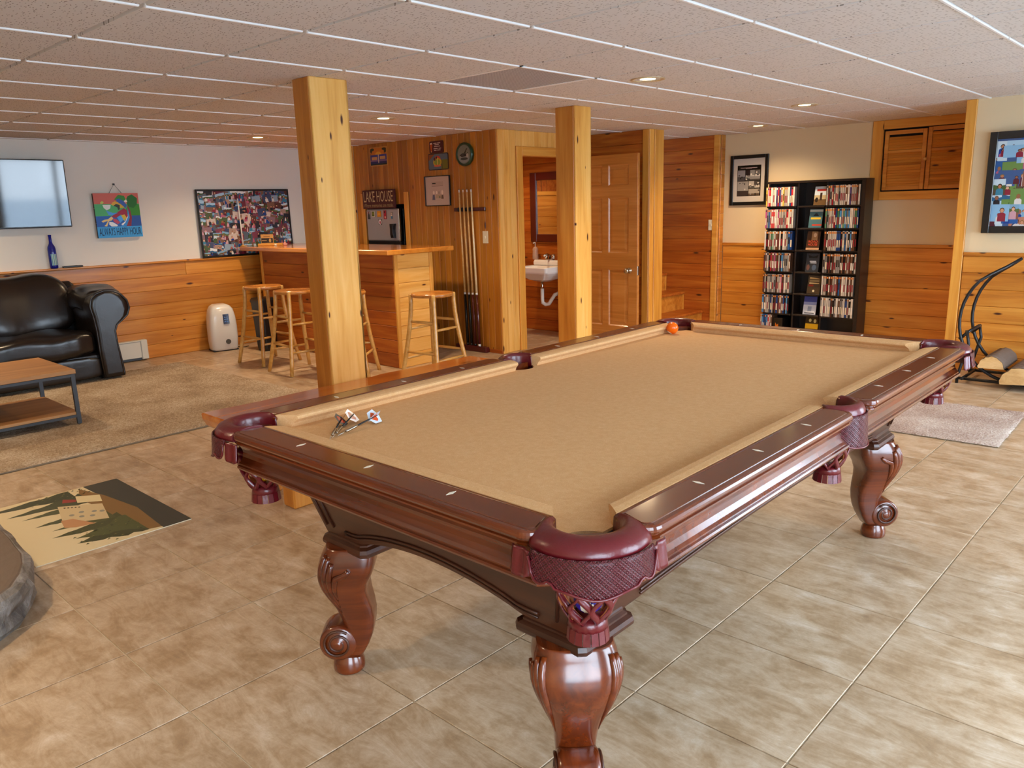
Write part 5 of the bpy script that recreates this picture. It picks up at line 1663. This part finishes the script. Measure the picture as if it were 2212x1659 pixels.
ck = thing('cue_rack', 'dark red wooden wall rack holding pool cues', 'cue rack', (0, 0, 0))
ck.matrix_world = on_bar(-3.533, 1.35)
G().box(-.213, .213, 0, .034, 0, .016, .004).build('rail', CHERRY, ck)
CUES = (-.109, -.054, -.001, .054)
for x in CUES:
    G().lathe([(.018, 0), (.021, .01), (.018, .02)], 14, (x - .026, .018, .012)).build('clip', BLACK, ck)
cb_ = thing('cue_floor_stand', 'low dark red wooden floor strip the pool cues stand on', 'cue stand', (-3.533, Y_BAR - .036, 0))
G().box(-.213, .213, -.034, .02, 0, .055, .005).build('strip', CHERRY, cb_)
def cue(x, label, butt, shaft):
    t = thing('pool_cue', label, 'cue', (-3.533 + x, Y_BAR - .036, .056), 0, 'pool cues in the wall rack')
    H = 1.502
    d = .06 + .02 * x
    def pos(z): return ((.048 - .04) * 0 + (.052 * (1 - z / H)) * 1.0, -.0 - .012 * (1 - z / H), z)
    def seg(z0, z1, r0, r1, m, name):
        G().tube([pos(z0), pos((z0 + z1) / 2), pos(z1)], [r0, (r0 + r1) / 2, r1], 10).build(name, m, t)
    seg(0, .02, .0135, .0145, WHITE_PLASTIC if butt == 1 else BLACK, 'bumper')
    seg(.02, .50, .0145, .0118, CHERRY if butt else BLACK, 'butt')
    seg(.50, .52, .012, .0116, WHITE_PLASTIC, 'collar')
    seg(.52, H - .03, .0115, .0068, shaft, 'shaft')
    seg(H - .03, H - .008, .0068, .0066, WHITE_PLASTIC, 'ferrule')
    seg(H - .008, H, .0066, .005, GREY_RUBBER, 'tip')
cue(CUES[0], 'pool cue with a dark butt furthest from the light switch', 0, CUE_MAPLE)
cue(CUES[1], 'pool cue with a dark butt second along the rack from the cartoon', 0, CUE_MAPLE)
cue(CUES[2], 'pool cue with a red butt next to the palest cue', 2, CUE_MAPLE)
cue(CUES[3], 'pale pool cue with a red butt and white bumper nearest the light switch', 1, wood('cue_pale', '#f0dcb4', '#e8d0a0', '#dcc08c', rough=.25, knots=False, coat=.4, vary=.02))

def switch(M, label):
    t = thing('light_switch', label, 'switch', (0, 0, 0))
    t.matrix_world = M
    G().box(-.036, .036, -.057, .057, 0, .006, .003).build('plate', IVORY, t)
    G().box(-.006, .006, -.014, .012, .005, .016, .002).build('toggle', IVORY, t)
switch(on_bar(-3.337, 1.105), 'ivory light switch on the plank wall beside the pool cues')
switch(facing((-2.41, Y_STAIR - .001, 1.121), NB), 'ivory light switch on the boards above the stairs')

# bead strands hanging in the dark passage
bd = thing('bead_curtain', 'strands of brown wooden beads hanging at the dark passage', 'curtain', (-5.45, Y_BAR + .03, ZC - .02))
G().tube([(-.14, 0, 0), (.03, 0, 0)], .008, 6).build('rod', CHERRY, bd)
for k in range(5):
    g = G()
    for i in range(60):
        g.ball((-.13 + .033 * k, 0, -.02 - i * .031), .0105, 4, (1, 1, 1.25))
    g.build('bead_strand', CHERRY, bd)

# ---- bathroom: mirror, basin, soap
mi = thing('wall_mirror', 'mirror in a wide dark red frame above the bathroom basin', 'mirror', (0, 0, 0))
mi.matrix_world = facing((-3.64, Y_PART - .002, .99), NB)
for (x0, x1, y0, y1) in ((-.285, -.195, 0, .745), (.195, .285, 0, .745), (-.195, .195, 0, .085), (-.195, .195, .66, .745)):
    G().box(x0, x1, y0, y1, 0, .028, .006).build('frame_bar', CHERRY, mi)
G().box(-.2, .2, .08, .665, .002, .012).build('glass', MIRROR, mi)
sk = thing('wall_basin', 'white wall-hung porcelain basin with exposed pipe in the bathroom', 'basin', (-3.62, Y_PART, 0))
def bring(w_, d0, d1, z, r=.05): return [(x, y, z) for x, y in rrect(-w_, d0, w_, d1, r)]
g = G()
g.loft([bring(.06, -.22, -.1, .575, .03), bring(.13, -.30, -.06, .60), bring(.19, -.36, -.03, .645), bring(.225, -.40, -.004, .675), bring(.232, -.405, -.002, .69, .03), bring(.232, -.405, -.002, .735, .03), bring(.225, -.398, -.006, .742, .03), bring(.19, -.36, -.10, .738, .05), bring(.17, -.34, -.12, .68, .06), bring(.06, -.25, -.2, .64, .02)], True, True, False)
g.build('bowl', PORCELAIN, sk)
G().box(-.225, .225, -.10, -.002, .735, .80, .02).build('back_ledge', PORCELAIN, sk)
G().tube([(-.0, -.20, .58), (0, -.20, .47)], .015, 10).build('drain_tube', CHROME, sk)
G().tube([(0, -.20, .50), (0, -.20, .38), (0, -.195, .345), (0.03, -.18, .325), (.07, -.17, .335), (.09, -.16, .37), (.11, -.12, .43), (.13, -.02, .455)], .020, 12).build('trap', PVC, sk)
fc = G(); fc.box(-.05, .05, -.085, -.035, .80, .815, .006)
fc.tube([(0, -.06, .815), (0, -.06, .85), (0, -.10, .865), (0, -.16, .85)], .011, 8)
for s in (-1, 1): fc.lathe([(.018, .815), (.02, .83), (.022, .85), (.012, .862)], 12, (s * .05, -.06, 0))
fc.build('tap', CHROME, sk)
sb = thing('soap_bottle', 'clear pump soap bottle with pink soap on the basin ledge', 'bottle', (-3.83, Y_PART - .06, .801))
G().lathe([(.03, 0), (.034, .01), (.034, .05), (.03, .09), (.034, .11), (.024, .13), (.012, .14)], 16).build('body', SOAP, sb)
G().lathe([(.028, .004), (.031, .012), (.031, .045), (.028, .05)], 16).build('soap', plain('orange_soap', '#d8581c', .3), sb)
G().tube([(0, 0, .14), (0, 0, .175), (0, -.004, .185), (0, -.035, .18)], .006, 8).build('pump', WHITE_PLASTIC, sb)

# ---- bookcase wall
NB = (0, -1, 0)
M = facing((-2.040, Y_BOOK + .016, 1.325), NB)
bw = [('#cbc2b8', R_(-.187, .038, .187, .480)), ('#0c0a0a', R_(-.135, .095, .135, .415)), ('#b09a96', R_(-.10, .385, .09, .392)), ('#8a7a78', R_(-.04, .378, .03, .383))]
r5 = random.Random(9)
for (x0, y0, x1, y1, c1, c2) in ((-.13, .255, -.045, .365, '#8a868a', '#4a4648'), (-.04, .27, .01, .365, '#2c2022', '#6a6062'), (.012, .265, .065, .365, '#8c8884', '#c4beb6'), (.068, .30, .125, .365, '#6a6664', '#d0c8c0'), (-.04, .255, .125, .30, '#8e8a86', '#4a4440'), (-.13, .10, -.005, .25, '#9a948e', '#3c3230'), (.0, .175, .062, .25, '#b8b0a6', '#5a544c'), (.066, .18, .125, .25, '#4a4440', '#c8c0b4'), (.0, .10, .125, .17, '#a49a8e', '#5a4a3c')):
    bw.append((c1, R_(x0, y0, x1, y1)))
    bw.append((c2, R_(x0, y0, x1, y0 + (y1 - y0) * r5.uniform(.3, .5))))
    for q in range(4):
        cx, cy = r5.uniform(x0 + .01, x1 - .01), r5.uniform(y0 + .012, y1 - .012)
        bw.append((r5.choice(('#1a1616', '#e0d8cc', '#4a4242', '#8a8482')), E_(cx, cy, r5.uniform(.005, .012), r5.uniform(.004, .012), 8)))
framed('framed_photo_print', 'wide black frame with a cream mat round black and white photos', 'picture', M, .432, .520, .036, .024, BLACK, bw, 1)

# louvred doors in a pine frame, high on the wall
lc = thing('louvered_cabinet', 'pine louvered double doors high on the wall in a pine frame', 'cabinet', (0, 0, 0))
lc.matrix_world = facing((-.786, Y_BOOK + .017, 1.342), NB)
def lboard(x0, x1, y0, y1, T, z=.0, name='frame_board', mat=PINE_TRIM):
    w_, h_ = x1 - x0, y1 - y0
    if h_ > w_: Mx = Matrix.Translation((x1, y0, z + T)) @ Matrix(((0, -1, 0, 0), (1, 0, 0, 0), (0, 0, 1, 0), (0, 0, 0, 1))); return plank(lc, Mx, h_, w_, T, mat, name)
    return plank(lc, Matrix.Translation((x0, y0, z + T)), w_, h_, T, mat, name)
lboard(0, .098, .0, .73, .03); lboard(.98, 1.06, 0, .73, .03); lboard(.098, .98, .648, .73, .03); lboard(.098, .98, 0, .078, .03)
G().box(.098, .98, .078, .648, .001, .004).build('shade_sheet', SHADE_BLACK, lc)  # thin black sheet painted as the shade behind the slats
for d0, d1, top in ((.115, .482, .630), (.490, .975, .640)):
    dz = .012
    g = G()
    g.box(d0, d0 + .036, .09, top, .006, .030, .003).box(d1 - .036, d1, .09, top, .006, .030, .003).box(d0 + .036, d1 - .036, .09, .125, .006, .029).box(d0 + .036, d1 - .036, top - .035, top, .006, .029).box(d0 + .036, d1 - .036, .43, .452, .006, .029)
    door = g.build('louver_door', PINE, lc)
    gap = d0 < .2
    for i in range(20):
        y = .130 + i * .0235
        if .415 < y < .455 or y > top - .05: continue
        if gap and y > top - .075: continue
        me = G().box(0, d1 - d0 - .074, -.013, .013, -.003, .003, .001).mesh('louver'); me.materials.append(PINE)
        link('louver', me, door, mw=Matrix.Translation((d0 + .037, y + .008, .018)) @ Matrix.Rotation(-.42, 4, 'X'))
    if not gap:
        G().lathe([(.008, 0), (.008, .012), (.016, .018), (.015, .028), (.006, .032)], 14, (d0 - .004, .36, .03)).build('knob', STOOL_WOOD, door)

# framed collage on the nearer wall
M = facing((.456 + .55, Y_RIGHT - .002, 1.081), NB)
sh = [(c, [(x, y + .052) for x, y in p]) for c, p in snaps(.996, .634, 110, .085, .13, 44, ['#3f5a8a', '#6a8a4a', '#88b4d4', '#a8c8dc', '#5a4a3a', '#b87a64', '#2a5a9a', '#c8d8e0', '#4a6a38', '#8a5a4a'], .02)]
framed('lake_photos_collage', 'thick black-framed collage of lake photos on the wall above the log rack', 'picture', M, 1.10, .740, .052, .034, plain('black_frame', '#14181c', .25, coat=.5), sh)

# ---- media tower and its discs
BKX0, BKX1, BKY0, BKY1, BKZ = -1.725, -.745, 6.735, 6.945, 1.552
bc = thing('media_tower', 'black three-column media tower packed with DVDs against the wainscot', 'shelf', ((BKX0 + BKX1) / 2, (BKY0 + BKY1) / 2, 0))
oX, oY = bc.location.x, bc.location.y
def bk(x0, x1, y0, y1, z0, z1, name): G().box(x0 - oX, x1 - oX, y0 - oY, y1 - oY, z0, z1, .0015).build(name, ESPRESSO, bc)
XD = (BKX0, -1.405, -1.115, BKX1)
bk(BKX0, BKX1, BKY1 - .008, BKY1, 0, BKZ, 'back_panel')
bk(BKX1 - .03, BKX1 + .008, BKY0 - .01, BKY1, 0, BKZ, 'side_panel')
bk(BKX0 + .005, BKX0 + .02, BKY0 + .04, BKY1, 0, BKZ, 'side_panel')
bk(XD[1] - .009, XD[1] + .009, BKY0 + .03, BKY1, 0, BKZ, 'divider'); bk(XD[2] - .009, XD[2] + .009, BKY0 + .03, BKY1, 0, BKZ, 'divider')
bk(BKX0 + .005, BKX1, BKY0, BKY1, BKZ - .022, BKZ, 'top_board')
bk(BKX0 + .005, BKX1, BKY0, BKY1, 0, .010, 'base_board')
SHZ = [1.306, 1.088, .870, .652, .432, .218]
for z in SHZ:
    for a, c in zip(XD[:-1], XD[1:]): bk(a + .009, c - .009, BKY0 + .004, BKY1 - .008, z - .016, z, 'shelf_board')

KINDS = {'white': ('#bcb2a6', '#ccc2b6', '#a89e92'), 'grey': ('#8a8684', '#6e6a6a', '#a09a96'), 'black': ('#1c1818', '#241c1c', '#141418'), 'red': ('#a82830', '#8a1c24', '#c84848'), 'blue': ('#2c5c96', '#4a86b8', '#22407a'), 'brown': ('#5a3c2c', '#6e4c38', '#4a2c22'), 'pink': ('#c04a7a', '#d88a9a', '#a8487a'), 'green': ('#5a8a68', '#8aa890', '#3f6a4a'), 'yellow': ('#d8b04a', '#c89a38', '#e0c878'), 'purple': ('#3c2a6a', '#54447a', '#2c2058')}
DVD = {}
def dvd_mesh(kind, i, T):
    key = (kind, i, T)
    if key not in DVD:
        g = G(); base = C(KINDS[kind][i])
        g.cur = (base[0] * .5, base[1] * .5, base[2] * .5, 1)
        g.box(0, T, 0, .135, 0, .190, .001)
        r = random.Random(i * 7 + len(kind) * 13)
        g.cur = base
        g.add([(.0012, -.0004, .002), (T - .0012, -.0004, .002), (T - .0012, -.0004, .188), (.0012, -.0004, .188)], [(0, 1, 2, 3)])
        z = r.uniform(.03, .06)
        g.cur = C(r.choice(('#2a2422', '#e8e0d4', '#8a2430', '#d8c8a8')))
        g.add([(.0035, -.0007, z), (T - .0035, -.0007, z), (T - .0035, -.0007, z + .07), (.0035, -.0007, z + .07)], [(0, 1, 2, 3)])
        g.cur = C(r.choice(('#3a3230', '#d8d0c8', '#c87a3a')))
        g.add([(.002, -.0007, .165), (T - .002, -.0007, .165), (T - .002, -.0007, .182), (.002, -.0007, .182)], [(0, 1, 2, 3)])
        me = g.mesh('dvd_case'); me.materials.append(PRINT_GLOSS); DVD[key] = me
    return DVD[key]
ORD = ('top', 'second', 'third', 'fourth', 'fifth', 'sixth')
MIX = {0: ('white white white red pink yellow blue white purple', 'white white red red white pink brown grey purple'), 1: ('white white white pink grey blue red white', 'white white grey blue white red green blue'), 2: ('white blue white blue brown green black grey', 'black white brown grey black blue blue white'), 3: ('black grey red blue brown pink black grey', 'black brown grey black red white brown black'), 4: ('white black white pink white brown grey grey', 'black brown white white black blue brown white'), 5: ('black blue brown blue white brown black grey', 'white white grey black white blue brown white')}
rd = random.Random(77)
for row in range(6):
    for colm, (a, c) in enumerate(((BKX0 + .0, XD[1] - .012), (XD[2] + .012, BKX1 - .034))):
        x = a + (.004 if colm == 0 else .001)
        word = 'left-hand' if colm == 0 else 'right-hand'
        pal = MIX[row][colm].split()
        while True:
            T = rd.choice((.0145, .0145, .0145, .0165, .020))
            if x + T > c: break
            kd = rd.choice(pal)
            o = link('dvd_case', dvd_mesh(kd, rd.randrange(3), T), None, (x, BKY0 - .012 + rd.uniform(-.004, .004), SHZ[row] + .0003))
            lab = '%s-spined DVD case, %s shelf, on the side %s' % (kd, ORD[row], 'toward the stairs' if colm == 0 else 'below the louvered doors')
            tag(o, lab, 'DVD', '%s DVDs on the %s %s shelf' % (kd, ORD[row], word))
            x += T + .0012
# lowest shelf, partly filled
x = BKX0 + .004
for k, kd in enumerate(('white', 'blue', 'blue', 'blue', 'blue', 'red', 'white', 'brown')):
    T = .0145
    o = link('dvd_case', dvd_mesh(kd, k % 3, T), None, (x, BKY0 - .03, .0103), (0, 0, 0))
    tag(o, '%s-spined DVD case on the bottom shelf under the full rows' % kd, 'DVD', '%s DVDs on the bottom shelf' % kd)
    x += T + .0015
o = G(); o.cur = C('#14100e'); o.box(0, .10, 0, .135, 0, .16, .002); o.cur = C('#c86a1c'); o.add([(.02, -.0006, .055), (.06, -.0006, .06), (.055, -.0006, .10), (.04, -.0006, .085), (.025, -.0006, .11)], [(0, 1, 2, 3, 4)])
tag(o.build('box_set', PRINT_GLOSS, None, (x + .006, BKY0 - .012, .0103)), 'black box set with an orange emblem on the bottom shelf', 'box')
for k in range(2):
    g = G(); g.cur = C('#2c2018'); g.box(0, .12, 0, .14, 0, .022, .003); g.cur = C('#5a4a34'); g.add([(.006, -.0006, .004), (.114, -.0006, .004), (.114, -.0006, .017), (.006, -.0006, .017)], [(0, 1, 2, 3)])
    tag(g.build('flat_case', PRINT, None, (-1.09 + .15 * k, BKY0 + .02, .0103)), 'dark flat media case lying on the bottom shelf below the louvered doors', 'case', 'flat cases on the bottom shelf')

def display(row, x, label, shapes, title=None):
    zb = ([1.306, 1.088, .870, .652, .432, .218, .010])[row]
    t = thing('display_dvd', label, 'DVD', (0, 0, 0), 0, 'DVDs displayed face out')
    t.matrix_world = facing((x, BKY0 + .035, zb + .001), NB) @ Matrix.Rotation(-.20, 4, 'X') @ Matrix.Rotation(.0, 4, 'Y')
    G().box(-.068, .068, 0, .188, -.014, 0, .002).build('case', BLACK, t)
    art('cover', shapes, t, PRINT_GLOSS, .0004, .00004)
    if title:
        for k, (tx, yy, hh_) in enumerate(title[0]): lettering(tx, 0, yy, .092, hh_, title[1], t, .0012, 'title')
    return t
cov = lambda c: (c, R_(-.066, .002, .066, .186))
display(0, -1.182, 'face-out DVD with pale cover and red title on the top shelf', [cov('#b8a884'), ('#c8d4dc', R_(-.066, .10, .066, .186)), ('#b03028', R_(-.045, .140, .045, .162)), ('#6a5030', R_(-.066, .002, .066, .06)), ('#3a2a20', R_(-.01, .05, .012, .125)), ('#2a2018', E_(-.04, .055, .016, .025, 10))])
display(1, -1.222, 'face-out DVD with teal cover and yellow band', [cov('#4a7078'), ('#c8ccc4', R_(-.066, .16, .066, .182)), ('#243038', [(-.03, .115), (.03, .115), (.008, .145), (-.008, .145)]), ('#e0b83a', R_(-.05, .085, .05, .104)), ('#b04a3a', R_(-.03, .02, .066, .038))])
display(2, -1.235, 'face-out DVD with red ROAD HOUSE title', [cov('#4a3020'), ('#a07a54', R_(-.02, .10, .04, .186)), ('#d8b490', E_(.014, .15, .016, .022, 12)), ('#c99a74', R_(-.066, .002, .066, .022))], ((('ROAD', .085, .024), ('HOUSE', .055, .024)), LETTER_RED))
display(3, -1.230, 'face-out DVD with dark grey-blue cover', [cov('#30343c'), ('#10141a', [(-.04, .14), (.04, .14), (.05, .17), (.012, .155), (-.012, .155), (-.05, .17)]), ('#c8ccd0', R_(-.03, .10, .035, .112)), ('#c8ccd0', R_(-.022, .086, .04, .097)), ('#6a4a44', E_(-.04, .045, .016, .03, 10)), ('#4a5a70', E_(.02, .045, .022, .03, 10))])
display(4, -1.202, 'face-out DVD with brown cover and gold streaks', [cov('#4a3a28'), ('#c8a060', [(-.05, .17), (.05, .155), (.05, .150), (-.05, .150)]), ('#e0c080', [(-.05, .115), (.05, .110), (.05, .103), (-.05, .100)]), ('#8a2a1c', R_(-.055, .075, -.005, .094)), ('#d8c8a0', E_(0, .03, .012, .012, 10)), ('#8a7450', R_(-.05, .12, .05, .14))])
display(5, -1.232, 'face-out DVD with snowy blue and white cover', [cov('#b8bcc8'), ('#3a4488', R_(-.066, .12, .066, .186)), ('#8088b0', R_(-.066, .10, .066, .13)), ('#8a94a8', R_(-.02, .03, .02, .085)), ('#e4e6ea', [(-.066, .01), (.066, .01), (.05, .04), (-.03, .03)]), ('#4a4c58', R_(-.05, .012, .05, .022))])
display(6, -1.205, 'face-out DVD with a yellow band on the bottom shelf', [cov('#7a5c20'), ('#3a2a14', R_(-.066, .12, .066, .186)), ('#d8a41c', R_(-.066, .065, .066, .115)), ('#c8b070', E_(-.02, .15, .014, .018, 10)), ('#c8b070', E_(.03, .145, .014, .02, 10))])
